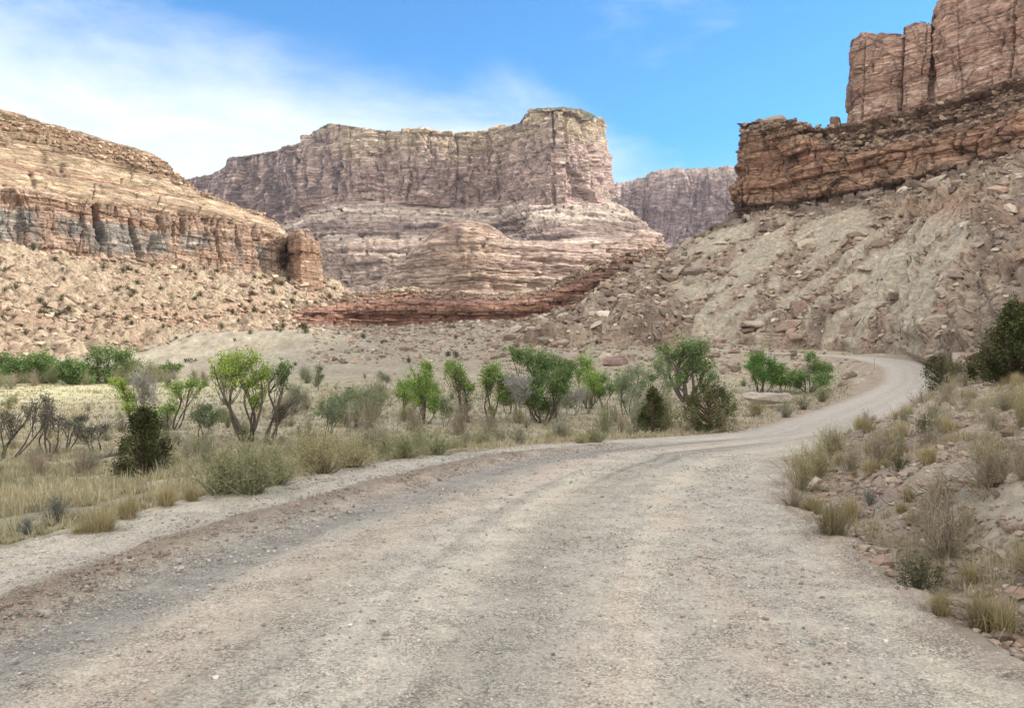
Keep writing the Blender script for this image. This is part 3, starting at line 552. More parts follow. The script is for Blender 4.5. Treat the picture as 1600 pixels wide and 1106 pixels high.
# ---- right-hand slope
sp = [  # column, foot row, foot distance, top row, top distance
 (812, 562, 250, 548, 300), (835, 556, 240, 512, 300), (880, 554, 222, 497, 325), (920, 553, 212, 472, 345), (960, 552, 214, 446, 360), (1000, 550, 222, 424, 372), (1040, 548, 232, 404, 380), (1075, 546, 236, 384, 385), (1110, 543, 236, 362, 388), (1145, 541, 234, 344, 385), (1200, 543, 222, 338, 370), (1260, 547, 208, 326, 350), (1320, 549, 194, 318, 335), (1380, 554, 178, 308, 322), (1430, 563, 160, 296, 310), (1465, 578, 135, 286, 302), (1510, 590, 112, 272, 292), (1560, 596, 95, 258, 284), (1600, 598, 84, 246, 277), (1750, 600, 62, 200, 255), (2000, 610, 46, 110, 225), (2600, 640, 36, -80, 190), (4200, 760, 28, -500, 150), (9000, 1100, 22, -1800, 110), (20000, 2000, 18, -4600, 80)]
def mid(s, k, q=None): return (s[0], lerp(s[1], s[3], k), lerp(s[2], s[4], k if q is None else q))
rows = [[(s[0], s[1]+.22*s[2]**0*30, s[2]-3) for s in sp], [(s[0], s[1], s[2]) for s in sp], [mid(s, .12, .07) for s in sp], [mid(s, .5, .42) for s in sp], [mid(s, .8, .75) for s in sp], [(s[0], s[3], s[4]) for s in sp], [(s[0]+(10 if s[0] < 1145 else 0), s[3]+(26 if s[0] < 1145 else -4), s[4]+30) for s in sp], [(s[0]+20, s[3]+(60 if s[0] < 1145 else 0), s[4]+110) for s in sp]]
def f_rslope(P, Vp, Up):
    X, Y, Z = P[..., 0].copy(), P[..., 1].copy(), P[..., 2].copy(); S = arclen(P); px_ = X/Y*F+800; py_ = HZ-(Z-H)/Y*F
    m = ss(.9, 1.25, Vp)*ss(6.5, 5.2, Vp)
    q_ = (.80*Z-.60*S)/11+.35*fbm(S/20, Z/20, 0*S+8, 3); p_ = (.80*S+.60*Z)/75; spur = ridged(q_, p_, 0*S+2, 3)            # spurs and gullies run down the slope
    D = spur*5.0+fbm(X/16, Y/16, Z/16, 3)*2.0
    smooth_zone = ss(.1, .4, (1.25*spur-.50+.35*fbm(S/30+Z/40, Z/45, 0*S+33, 3))*ss(1590, 1400, px_)*ss(980, 1130, px_)+.38*ss(-.2, .3, spur)*np.exp(-((px_-1310)/190)**2-((py_-400)/55)**2)); SZ['s'] = smooth_zone
    for sc, am in ((9, 3.2), (4.2, 1.8), (2.1, .8)):
        w1, w2, idd = worley((S+.4*Z)/sc*.7+.25*fbm(X/4, Y/4, Z/4, 2), (Z*1.6-.3*S)/sc, sc); D = D+am*ss(.0, .28, w2-w1)*(idd-.2)*(1-.85*smooth_zone)
    D = D+np.abs(fbm(X/4, Y/4, Z/4, 4))*1.7*(1-.85*smooth_zone)
    b, i, j, f = blocks(S, Z, 2.6, 6, 81, dip=.02); led = ss(4.35, 4.9, Vp+.5*fbm(S/26, Z/26, 0*S+7, 3))
    toe = ss(1.0, 1.1, Vp)*ss(2.1, 1.8, Vp)
    N_ = normals(P); N_ = -N_ if N_[60, :, 2].mean() < 0 else N_
    P = P+N_*((D*(1-.5*led)*(1-.6*toe)+led*(b*2.2-j*1.6)+toe*(b*.8-j*.7))*m)[..., None]
    fine = ridged((.80*Z-.60*S)/2.6+.5*fbm(S/9, Z/9, 0*S+5, 2), (.80*S+.60*Z)/22, 0*S+6, 3); P[..., 2] += fine*.55*m*(1-led)
    n = fbm(X/9, Y/9, Z/9+50, 4)+.5*fine; c = lerp(C(.235, .185, .145), C(.36, .295, .23), ss(-.4, .5, n)[..., None])
    c = lerp(c, C(.30, .215, .165), (ss(.0, .5, fbm(S/18, Z/10, 0*S+70, 4))*.75)[..., None])
    c = lerp(c, C(.40, .365, .29), (smooth_zone*.9)[..., None]); c = lerp(c, C(.32, .205, .14), (np.exp(-((px_-1480)/90)**2-((py_-345)/20)**2)*.8)[..., None])
    c = lerp(c, palette(i, 4, [C(.19, .135, .10), C(.25, .185, .14), C(.15, .11, .09)]), (led*.8)[..., None])
    c = lerp(c, C(.22, .18, .16), (ss(.15, .5, fbm(S/20, Z/16, 0*S+90, 4))*.55*(1-smooth_zone))[..., None])
    return P, c*(1+.3*fbm(X/1.6, Y/1.6, Z/1.6, 3)[..., None])
terrain_rows('right_slope', rows, [10]+[24]*8+[44]*9+[20, 20, 16, 12, 10, 8], [6, 26, 150, 110, 90, 14, 10], f_rslope, M_talus)

# ---- right-hand cliff: ledgy lower tier, ledge, tall upper tier
lt = [  # lower tier: column top, row top, column base, row base, distance
 (1185, 196, 1170, 346, 470), (1168, 196, 1150, 345, 420), (1160, 194, 1146, 344, 385), (1172, 190, 1152, 344, 372), (1200, 184, 1190, 345, 366), (1235, 183, 1235, 340, 358), (1262, 196, 1262, 333, 350), (1290, 205, 1290, 328, 345), (1320, 196, 1320, 322, 338), (1360, 186, 1360, 316, 330), (1400, 178, 1400, 308, 322), (1450, 168, 1450, 296, 312), (1500, 150, 1500, 282, 302), (1545, 134, 1545, 270, 294), (1600, 122, 1600, 254, 284), (1750, 70, 1750, 206, 262), (2000, -40, 2000, 120, 232), (2600, -300, 2600, -70, 196), (4200, -900, 4200, -480, 156), (9000, -2700, 9000, -1770, 116), (20000, -6500, 20000, -4500, 88)]
rows = [[(b[2]+2, b[3]+22, b[4]-6) for b in lt], [(b[2], b[3], b[4]) for b in lt], [(lerp(b[2], b[0], .18), lerp(b[3], b[1], .18), b[4]-2.5) for b in lt], [(lerp(b[2], b[0], .8-.25*ss(1270, 1350, b[0])), lerp(b[3], b[1], .86-.27*ss(1270, 1350, b[0])), b[4]+.5) for b in lt], [(lerp(b[2], b[0], .9-.12*ss(1270, 1350, b[0])), lerp(b[3], b[1], .93-.2*ss(1270, 1350, b[0])), b[4]+9*ss(1200, 1330, b[0])+2) for b in lt], [(b[0], b[1], b[4]+10*ss(1200, 1330, b[0])+5) for b in lt], [(b[0]+6, b[1]-2+(14 if b[0] < 1290 else 0), b[4]+60) for b in lt]]
def f_lower(P, Vp, Up):
    S = arclen(P); Z = P[..., 2]; N_ = normals(P); N_ = -N_ if N_[60, 150:, 1].mean() > 0 else N_
    m = ss(.2, .9, Vp)*ss(5.9, 5.2, Vp); b, i, j, f = blocks(S, Z, 3.6, 11, 91, crack=.045, bed=.09, dip=-.02, wav=.25); b2, i2, j2, f2 = blocks(S, Z, 1.5, 5, 93, dip=-.02, bed=.16)
    up = ss(2.9, 3.25, Vp); 
    dn = ss(2.1, 1.8, Vp)
    D = (fbm(S/22, Z/40, 0*S, 3)*4+b*1.9-j*1.3+facets(S, Z, 13, 9, 8, ln=.5)*2.3-ss(.09, .0, np.abs(perlin(S/7, Z/26, 3+0*S)))*1.6*ss(-.1, .3, perlin(S/16, Z/12, 9+0*S))+fbm(S/3, Z/3, 0*S+3, 4)*.8)*(1-up)+up*(b2*3.4-j2*2.6+fbm(S/7, Z/4, 0*S+3, 3)*2.6+b*2.0)+dn*(b2*1.3-j2-1.5)
    N_ = N_*UPF; P = P+N_*(D*m)[..., None]
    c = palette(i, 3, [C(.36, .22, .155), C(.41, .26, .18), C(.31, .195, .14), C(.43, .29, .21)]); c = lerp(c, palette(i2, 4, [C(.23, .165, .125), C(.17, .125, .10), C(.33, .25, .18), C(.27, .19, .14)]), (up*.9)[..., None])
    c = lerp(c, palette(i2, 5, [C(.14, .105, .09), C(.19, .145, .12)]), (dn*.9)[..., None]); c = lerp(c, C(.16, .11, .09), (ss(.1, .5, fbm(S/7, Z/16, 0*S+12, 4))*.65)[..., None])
    c = lerp(c, C(.06, .045, .04), ((j*.7*(1-up)+up*j2*.55)+(1-up)*ss(.07, 0, np.abs(perlin(S/7, Z/26, 3+0*S)))*.6*ss(-.1, .3, perlin(S/16, Z/12, 9+0*S))).clip(0, .9)[..., None]); return P, c*(1+.25*fbm(S/3, Z/3, 0*S, 4)[..., None])  # dark joints; shade inside the vertical crevices is painted in as well
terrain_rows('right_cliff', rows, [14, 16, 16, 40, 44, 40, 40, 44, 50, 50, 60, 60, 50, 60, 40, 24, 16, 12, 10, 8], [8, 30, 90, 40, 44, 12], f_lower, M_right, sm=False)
ut = [(1345, 62, 1350, 196, 430), (1336, 66, 1334, 196, 385), (1330, 74, 1322, 196, 362), (1336, 62, 1330, 196, 356), (1352, 54, 1350, 192, 352), (1380, 52, 1378, 188, 348), (1406, 54, 1405, 184, 346), (1412, 42, 1412, 184, 345), (1440, 36, 1438, 180, 340), (1458, 38, 1456, 178, 340), (1468, 8, 1460, 176, 338), (1478, -12, 1478, 172, 334), (1510, -36, 1505, 160, 328), (1550, -50, 1545, 146, 322), (1574, -56, 1570, 138, 318), (1600, -66, 1600, 132, 312), (1750, -130, 1750, 80, 290), (2000, -290, 2000, -30, 258), (2600, -640, 2600, -290, 220), (4200, -1600, 4200, -880, 178), (9000, -4300, 9000, -2650, 134), (20000, -9800, 20000, -6400, 104)]
rows = [[(b[2], b[3]+14, b[4]-1) for b in ut], [(b[2], b[3], b[4]) for b in ut], [(lerp(b[2], b[0], .5), lerp(b[3], b[1], .5), b[4]+2) for b in ut], [(lerp(b[2], b[0], .9), lerp(b[3], b[1], .93), b[4]+4) for b in ut], [(b[0]+1, b[1], b[4]+9) for b in ut], [(b[0]+12, b[1]+3, b[4]+70) for b in ut], [(b[0]+40, b[1]+10, b[4]+220) for b in ut]]
def f_upper(P, Vp, Up):
    S = arclen(P); Z = P[..., 2]; N_ = normals(P); N_ = -N_ if N_[60, 150:, 1].mean() > 0 else N_; px_ = P[..., 0]/P[..., 1]*F+800
    m = ss(5, 4.5, Vp); b, i, j, f = blocks(S, Z, 4.6, 30, 101, bed=.07, crack=.02, dip=-.18, wav=.25); b2, i2, j2, f2 = blocks(S, Z, 1.7, 8, 103, bed=.14, dip=-.18)
    D = fbm(S/18, Z/60, 0*S, 3)*2.2+facets(S, Z, 13, 22, 7, ln=.35)*1.5+b*.8-j*.9+b2*.35-j2*.35+fbm(S/3.5, Z/3, 0*S+3, 4)*.7
    for cp, w_, dd, sk in [(1409, 1.9, 4, -.04), (1457, 2.3, 4.5, .02), (1443, 1.2, 2, -.08), (1350, 1.3, 1.5, -.04), (1577, 2.2, 4, -.06), (1500, 1, .8, .06)]:
        py_ = HZ-(Z-H)/P[..., 1]*F; D = D-dd*np.exp(-((px_-cp-sk*(py_-100)-1.6*fbm(Z/9, 0*Z, 0*Z+cp, 3))/w_)**2)
    N_ = N_*UPF; P = P+N_*(D*m)[..., None]; P[..., 2] += fbm(S/5, 0*S, 0*S+3, 3)*1.6*ss(3.5, 4.1, Vp)
    c = palette(i, 5, [C(.46, .31, .245), C(.50, .345, .275), C(.42, .275, .215), C(.53, .385, .31)]); c = lerp(c, c*0+C(.30, .20, .16), (ss(.15, .5, fbm(S/6, Z/14, 0*S+44, 4))*.6)[..., None])
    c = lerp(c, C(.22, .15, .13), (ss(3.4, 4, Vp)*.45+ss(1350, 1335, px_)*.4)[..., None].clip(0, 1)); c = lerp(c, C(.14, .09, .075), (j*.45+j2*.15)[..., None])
    return P, c*(1+.22*fbm(S/3, Z/3, 0*S, 4)[..., None])
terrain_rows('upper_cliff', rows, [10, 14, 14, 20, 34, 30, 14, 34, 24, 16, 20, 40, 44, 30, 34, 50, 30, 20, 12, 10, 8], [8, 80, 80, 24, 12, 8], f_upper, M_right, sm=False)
#VEG
# ------------------------------------------------------------------ rocks
import itertools
def ico(sub):
    import bmesh
    bm = bmesh.new(); bmesh.ops.create_icosphere(bm, subdivisions=sub, radius=1); bm.verts.ensure_lookup_table()
    v = np.array([x.co[:] for x in bm.verts]); f = np.array([[q.index for q in p.verts] for p in bm.faces]); bm.free(); return v, f
ICO1, ICO2, ICO3, ICO4 = ico(1), ico(2), ico(3), ico(5)
def rock_shape(base, seed, flat_=.6, cuts=11, lo=.42, hi=.85):
    r = np.random.default_rng(seed); v = base[0].copy(); n = r.normal(size=(cuts, 3)); n /= np.linalg.norm(n, axis=1)[:, None]
    n[0] = (0, 0, 1); n[1] = (.1, 0, -1); d = r.uniform(lo, hi, cuts)
    dots = v@n.T; k = np.where(dots > 1e-3, d[None]/np.maximum(dots, 1e-3), 9).min(1); v = v*np.minimum(1, k)[:, None]
    if len(v) > 100: v = v*(1+.05*fbm(v[:, 0]*2.5+seed, v[:, 1]*2.5, v[:, 2]*2.5, 3)[:, None])+.02*fbm(v[:, 0]*9+seed, v[:, 1]*9, v[:, 2]*9, 2)[:, None]
    v = v*r.uniform(.75, 1.25, 3)*np.array([1, .8, flat_]); return v/np.abs(v).max()
LOW = [rock_shape(ICO1, 100+i, .5+.1*(i % 4)) for i in range(12)]
def rot_z_tilt(r, n, tilt=.5):
    a = r.uniform(0, 6.283, n); t = r.normal(0, tilt, n); ca, sa = np.cos(a), np.sin(a); ct, st = np.cos(t), np.sin(t); M = np.zeros((n, 3, 3))
    M[:, 0, 0] = ca; M[:, 0, 1] = -sa*ct; M[:, 0, 2] = sa*st; M[:, 1, 0] = sa; M[:, 1, 1] = ca*ct; M[:, 1, 2] = -ca*st; M[:, 2, 1] = st; M[:, 2, 2] = ct; return M
def rubble(name, pts, size, cols, mat, seed, sink=.15, tilt=.35, normals_=None):
    r = np.random.default_rng(seed); n = len(pts); idx = r.integers(0, len(LOW), n); M = rot_z_tilt(r, n, tilt)
    V = np.array(LOW)[idx]; V = np.einsum('nij,nkj->nki', M, V)*size[:, None, None]
    if normals_ is not None:          # lay slabs along the slope
        t = V@normals_[..., None]*normals_[:, None, :]; V = V-.45*t
    V = V+pts[:, None, :]+np.array([0, 0, 1])*(size*(.35-sink))[:, None, None]
    Fc = ICO1[1][None]+np.arange(n)[:, None, None]*len(ICO1[0]); c = np.repeat(cols[:, None, :], len(ICO1[0]), 1)
    return tag(mesh_obj(name, V.reshape(-1, 3), Fc.reshape(-1, 3), mat, c.reshape(-1, 3), smooth=False), kind='stuff')
def slope_pts(name, n, r, v0, v1, cond=None, vis=(-40, 1680)):
    P = SLOPES[name]; nv_, nu_ = P.shape[:2]; out = []; N_ = normals(P); N_ = np.where(N_[..., 2:] < 0, -N_, N_)
    while len(out) < n:
        i = r.integers(int(nv_*v0), int(nv_*v1), n*3); j = r.integers(2, nu_-2, n*3); SZ['i'] = i; SZ['j'] = j; p = P[i, j]; px = p[:, 0]/p[:, 1]*F+800; py = HZ-(p[:, 2]-H)/p[:, 1]*F
        ok = (px > vis[0]) & (px < vis[1]) & (py > -50)
        if cond is not None: ok &= cond(px, py, p)
        for a, b in zip(p[ok], N_[i, j][ok]): out.append((a, b))
    out = out[:n]; return np.array([o[0] for o in out]), np.array([o[1] for o in out])
def rcols(r, n, cols, j=.18): return np.array(cols)[r.integers(0, len(cols), n)]*(1+r.normal(0, j, n))[:, None]
r = np.random.default_rng(11)
gr_c = [C(.30, .25, .20), C(.37, .32, .255), C(.27, .225, .185), C(.34, .25, .195), C(.44, .39, .32), C(.22, .17, .14)]
zone = lambda px, py, p: r.random(len(px)) > .96*SZ['s'][SZ['i'], SZ['j']]**.6
pts, nn = slope_pts('right_slope', 8000, r, .02, .93, zone)
sz = (pts[:, 1]/F)*np.exp(r.normal(.95, .72, len(pts))).clip(1.1, 19)
rubble('slope_rubble', pts, sz, rcols(r, len(pts), gr_c), M_boulder, 1, normals_=nn)
tn_c = [C(.40, .32, .24), C(.48, .40, .31), C(.31, .235, .18), C(.34, .235, .18), C(.22, .165, .13)]
pts, nn = slope_pts('left_slope', 5200, r, .03, .93)
sz = (pts[:, 1]/F)*np.exp(r.normal(.75, .66, len(pts))).clip(1, 13)
rubble('talus_rubble', pts, sz, rcols(r, len(pts), tn_c), M_boulder, 2, normals_=nn)
# stones on the valley floor below the slopes, along the cut bank and the road edges
def ground_pts(n, r, px0, px1, y0, y1, dmin=.3, cond=None):
    px = r.uniform(px0, px1, n); Y = np.exp(r.uniform(math.log(y0), math.log(y1), n)); X = (px-800)/F*Y; z, d, s = ground_z(X, Y, True, True)
    ok = d > dmin
    if cond is not None: ok &= cond(px, Y, d, s, X)
    return np.stack([X, Y, z], -1)[ok], d[ok], s[ok], px[ok]
a1 = ground_pts(6000, r, 480, 1180, 205, 420)[0]; s1 = a1[:, 1]/F*np.exp(r.normal(.55, .6, len(a1))).clip(.8, 8)
a2 = ground_pts(900, r, 760, 1350, 150, 235, 1)[0]; s2 = a2[:, 1]/F*np.exp(r.normal(1.1, .7, len(a2))).clip(.8, 13)
pts = np.vstack([a1, a2]); rubble('scree', pts, np.concatenate([s1, s2]), rcols(r, len(pts), gr_c), M_boulder, 3)
a = ground_pts(15000, r, 1180, 1700, 4.5, 60, .05, lambda px, Y, d, s, X: s > 0)[0]; sz = np.exp(r.normal(-4.15, .6, len(a))).clip(.006, .10)*(1+a[:, 1]/25)
rubble('bank_stones', a, sz, rcols(r, len(a), [C(.37, .30, .24), C(.44, .38, .31), C(.29, .23, .19), C(.34, .25, .20)]), M_boulder, 4)
# loose gravel on the road
n = 40000; ss_ = sfine+np.exp(r.uniform(math.log(5.0), math.log(26), n)); aa = r.uniform(-1, 1, n); w_ = np.interp(ss_, CS, CL[:, 3])
dl = (aa+1)*w_; dr = (1-aa)*w_
keep = r.random(n) < .20+1.2*np.exp(-((dl-1.9)/.55)**2)+.6*np.exp(-((dr-.8)/.7)**2)+.35*(fbm(aa*w_*.9, ss_*.5, 0*aa, 3) > .1)+.5*(dl < 1.4)
ss_, aa, w_, dl = ss_[keep], aa[keep], w_[keep], dl[keep]
gx = np.interp(ss_, CS, CL[:, 0])+np.interp(ss_, CS, CN[:, 0])*aa*w_; gy = np.interp(ss_, CS, CL[:, 1])+np.interp(ss_, CS, CN[:, 1])*aa*w_; gz = np.interp(ss_, CS, CL[:, 2])+.05*(1-aa**2)+.10*np.exp(-((dl-1.95)/.40)**2)*ss(34, 12, gy)
sz = np.exp(r.normal(-4.75, .38, len(gx))).clip(.004, .03)*(1+gy/40)*(1+.5*np.exp(-((dl-1.9)/.5)**2))
pc = rcols(r, len(gx), [C(.36, .345, .32), C(.45, .43, .40), C(.27, .26, .25), C(.38, .30, .25), C(.42, .40, .36)]); br = np.exp(-((dl-1.9)/.5)**2)[:, None]*.75; pc = lerp(pc, C(.19, .14, .105)*(1+r.normal(0, .25, (len(gx), 1))), br)
rubble('road_gravel', np.stack([gx, gy, gz], -1), sz, pc, M_pebble, 5, sink=.1, tilt=.25)

for nm, cnt_, va, vb, cc_, mu, cx0 in (('right_cliff', 1500, .60, .93, [C(.26, .19, .145), C(.34, .26, .19), C(.18, .135, .11)], .95, 1140), ('red_bluff', 1500, .50, .80, [C(.30, .235, .18), C(.22, .16, .12), C(.36, .30, .23)], .75, 400), ('left_cliff', 1500, .72, .93, [C(.33, .24, .17), C(.26, .18, .13), C(.42, .32, .23)], .7, -50)):
    pts, nn = slope_pts(nm, cnt_, r, va, vb, lambda px, py, p: px > cx0); rubble(nm+'_blocks', pts, pts[:, 1]/F*np.exp(r.normal(mu, .5, len(pts))).clip(1, 9), rcols(r, len(pts), cc_), M_boulder, cnt_)
# boulders that can be told apart: objects of their own, sharing a few shapes
def make_boulder(seed, flat_, cols, big=False):
    v = rock_shape(ICO4 if big else ICO3, seed, flat_, 11, .34, .72); 
    if big: v[:, 2] += .06*np.round(fbm(v[:, 0]*1.5, v[:, 1]*1.5, v[:, 2]*6, 3)*3)/3
    me_n = (v*0)
    c = cols*(1+.25*fbm(v[:, 0]*3, v[:, 1]*3, v[:, 2]*7+seed, 4))[:, None]
    return v, c
boulder_src = []
def place_boulder(px, py, size_px, Y, z, X, flat_, colr, label, group=None, rz=0, tilt=0, big=False, seed=None, aspect=(1, 1, 1), sink=.25):
    seed = seed if seed is not None else int(px*7+py); v, c = make_boulder(seed, flat_, colr, big); s_ = size_px/2*Y/F
    o = mesh_obj('boulder', v*s_*np.array(aspect), (ICO4 if big else ICO3)[1], M_boulder, c, smooth=big); o.location = (X, Y, z+s_*flat_*(.5-sink)); o.rotation_euler = (tilt, 0, rz)
    tag(o, label, 'boulder', group); return o
def slope_hit(name, px, py):
    P = SLOPES[name]; d = (P[..., 0]/P[..., 1]*F+800-px)**2+(HZ-(P[..., 2]-H)/P[..., 1]*F-py)**2; d = d+1e-3*P[..., 1]; i = np.unravel_index(d.argmin(), d.shape); return P[i]
def gb(px, py, w, flat_, colr, label, **k):
    X, Y, z = hit(px, py, 5, 400); return place_boulder(px, py, w, Y, z, X, flat_, colr, label, **k)
gb(1204, 636, 88, .5, C(.40, .36, .32), 'large flat pale slab boulder lying in the grass beside the far road bend', big=True, aspect=(1, .7, 1.0), rz=-.25, tilt=.2, sink=-.1)
for px, py, w, fl, cc, lab in [
 (1246, 492, 50, .75, C(.27, .20, .165), 'dark brown block boulder jutting from the right slope above the road bend'),
 (1236, 512, 56, .55, C(.34, .27, .22), 'rounded brown boulder directly under the dark jutting block on the right slope'),
 (1246, 532, 44, .6, C(.36, .27, .215), 'cracked pinkish boulder low on the right slope just above the road'),
 (1092, 428, 46, .8, C(.25, .215, .185), 'dark grey overhanging boulder on the upper left part of the right slope'),
 (1078, 444, 40, .7, C(.30, .26, .22), 'grey boulder below the dark overhanging one high on the right slope'),
 (1180, 510, 60, .42, C(.42, .37, .30), 'long pale tan slab boulder low on the right slope left of the brown blocks'),
 (1118, 545, 40, .5, C(.33, .27, .22), 'tan boulder on the slope foot just left of the road end'),
 (1350, 420, 30, .4, C(.46, .41, .34), 'pale flat slab in the middle of the right slope'),
 (1470, 458, 24, .8, C(.42, .37, .31), 'pale upright oval rock on the right slope above the junipers'),
 (1375, 478, 44, .35, C(.40, .35, .29), 'thin tilted slab boulder on the right slope above the curve'),
 (1470, 500, 50, .3, C(.41, .36, .30), 'long thin pale slab low on the right slope near the juniper'),
 (1572, 470, 34, .35, C(.42, .37, .31), 'pale flat slab on the right slope beside the big juniper top'),
 (1530, 556, 40, .6, C(.36, .26, .21), 'pinkish block behind the round junipers right of the road')]:
    X, Y, z = slope_hit('right_slope', px, py); place_boulder(px, py, w, Y, z, X, fl, cc, lab, rz=.5*math.sin(px), tilt=.25*math.cos(px))
for px, py, w, fl, cc, lab in [
 (880, 543, 40, .7, C(.33, .26, .21), 'squarish brown boulder on the slope foot behind the green trees'),
 (805, 532, 48, .5, C(.31, .255, .215), 'broad brown ledge boulder behind the tallest green tree'),
 (768, 543, 30, .8, C(.27, .21, .17), 'dark squarish boulder left of the broad ledge boulder behind the trees'),
 (840, 532, 34, .6, C(.38, .33, .27), 'pale boulder between two brown boulders behind the green trees'),
 (862, 525, 26, .8, C(.40, .34, .28), 'small pale upright boulder above the ones behind the green trees'),
 (628, 551, 18, .8, C(.20, .15, .125), 'small dark boulder alone on the pale flat behind the left trees'),
 (955, 570, 52, .55, C(.24, .17, .15), 'dark reddish slab boulder leaning by the grey green trees'),
 (975, 578, 44, .6, C(.40, .35, .29), 'pale grey boulder in front of the dark reddish slab'),
 (945, 510, 30, .8, C(.26, .19, .16), 'dark block boulder above the grey green trees on the slope foot'),
 (1330, 590, 36, .55, C(.36, .30, .25), 'brown rock in the heap on the inside of the road bend'),
 (1346, 598, 26, .6, C(.50, .45, .39), 'whitish rock in the heap on the inside of the road bend'),
 (1318, 603, 24, .6, C(.31, .25, .21), 'dark rock at the left end of the heap on the inside of the bend'),
 (1356, 585, 22, .6, C(.40, .33, .27), 'tan rock at the top of the heap beside the thin marker post')]:
    gb(px, py, w, fl, cc, lab, rz=.7*math.sin(px*3), tilt=.15*math.cos(px))
X, Y, z = slope_hit('right_cliff', 1306, 200); o = place_boulder(1306, 188, 46, Y+2, z+1.5, X, .62, C(.25, .17, .13), 'small dark rock spire standing just left of the tall upper cliff', aspect=(.45, .5, 1.9), seed=31)
X, Y, z = slope_hit('right_cliff', 1217, 190); o = place_boulder(1217, 186, 50, Y, z, X, .4, C(.33, .26, .20), 'flat capping block on top of the low end of the right cliff', seed=32)
gb(1372, 694, 11, .5, C(.50, .44, .37), 'small pale stone on top of the cut bank at right')

# ------------------------------------------------------------------ plants
def tube(pts, rad, k=5):
    pts = np.asarray(pts, float); n = len(pts); d = np.gradient(pts, axis=0); d /= np.maximum(np.linalg.norm(d, axis=1), 1e-9)[:, None]
    up = np.where(np.abs(d[:, 2:]) > .9, np.array([[1., 0, 0]]), np.array([[0, 0, 1.]])); a = np.cross(d, up); a /= np.linalg.norm(a, axis=1)[:, None]; b = np.cross(d, a)
    th = np.arange(k)/k*2*np.pi; V = pts[:, None]+(a[:, None]*np.cos(th)[None, :, None]+b[:, None]*np.sin(th)[None, :, None])*np.asarray(rad)[:, None, None]
    i = np.arange(n-1)[:, None]*k; j = np.arange(k)[None]; jn = (j+1) % k
    return V.reshape(-1, 3), np.stack([i+j, i+jn, i+k+jn, i+k+j], -1).reshape(-1, 4)
class MB:
    def __init__(s): s.v = []; s.f = []; s.c = []; s.n = 0
    def add(s, v, f, c):
        s.v.append(v); s.f.append(f+s.n); s.c.append(np.broadcast_to(c, v.shape)); s.n += len(v)
    def build(s, name, mat, parent=None, smooth=True): return mesh_obj(name, np.vstack(s.v), np.vstack(s.f), mat, np.vstack(s.c), smooth, parent)
def leaves(r, cen, size, cols, up=.3, asp=.6):
    """small bent leaf quads"""
    n = len(cen); a = r.normal(size=(n, 3)); a[:, 2] *= .7; a /= np.linalg.norm(a, axis=1)[:, None]; b = r.normal(size=(n, 3)); b[:, 2] -= up; b -= (a*b).sum(1)[:, None]*a; b /= np.maximum(np.linalg.norm(b, axis=1), 1e-6)[:, None]
    s_ = (np.asarray(size)*r.uniform(.6, 1.3, n))[:, None]; V = np.stack([cen-a*s_, cen+b*s_*asp, cen+a*s_, cen-b*s_*asp], 1)
    return V.reshape(-1, 3), np.arange(n*4).reshape(n, 4), np.repeat(cols, 4, 0)
def bend(p0, p1, r, w, n=7):
    t = np.linspace(0, 1, n)[:, None]; L = np.linalg.norm(np.subtract(p1, p0)); o = r.normal(0, w*L, 3)*np.array([1, 1, .4]); o2 = r.normal(0, w*L*.5, 3)
    return np.asarray(p0)+(np.asarray(p1)-p0)*t+o*np.sin(t*np.pi)+o2*np.sin(t*2*np.pi)
BARK = C(.115, .095, .08); PALE = C(.36, .335, .30)
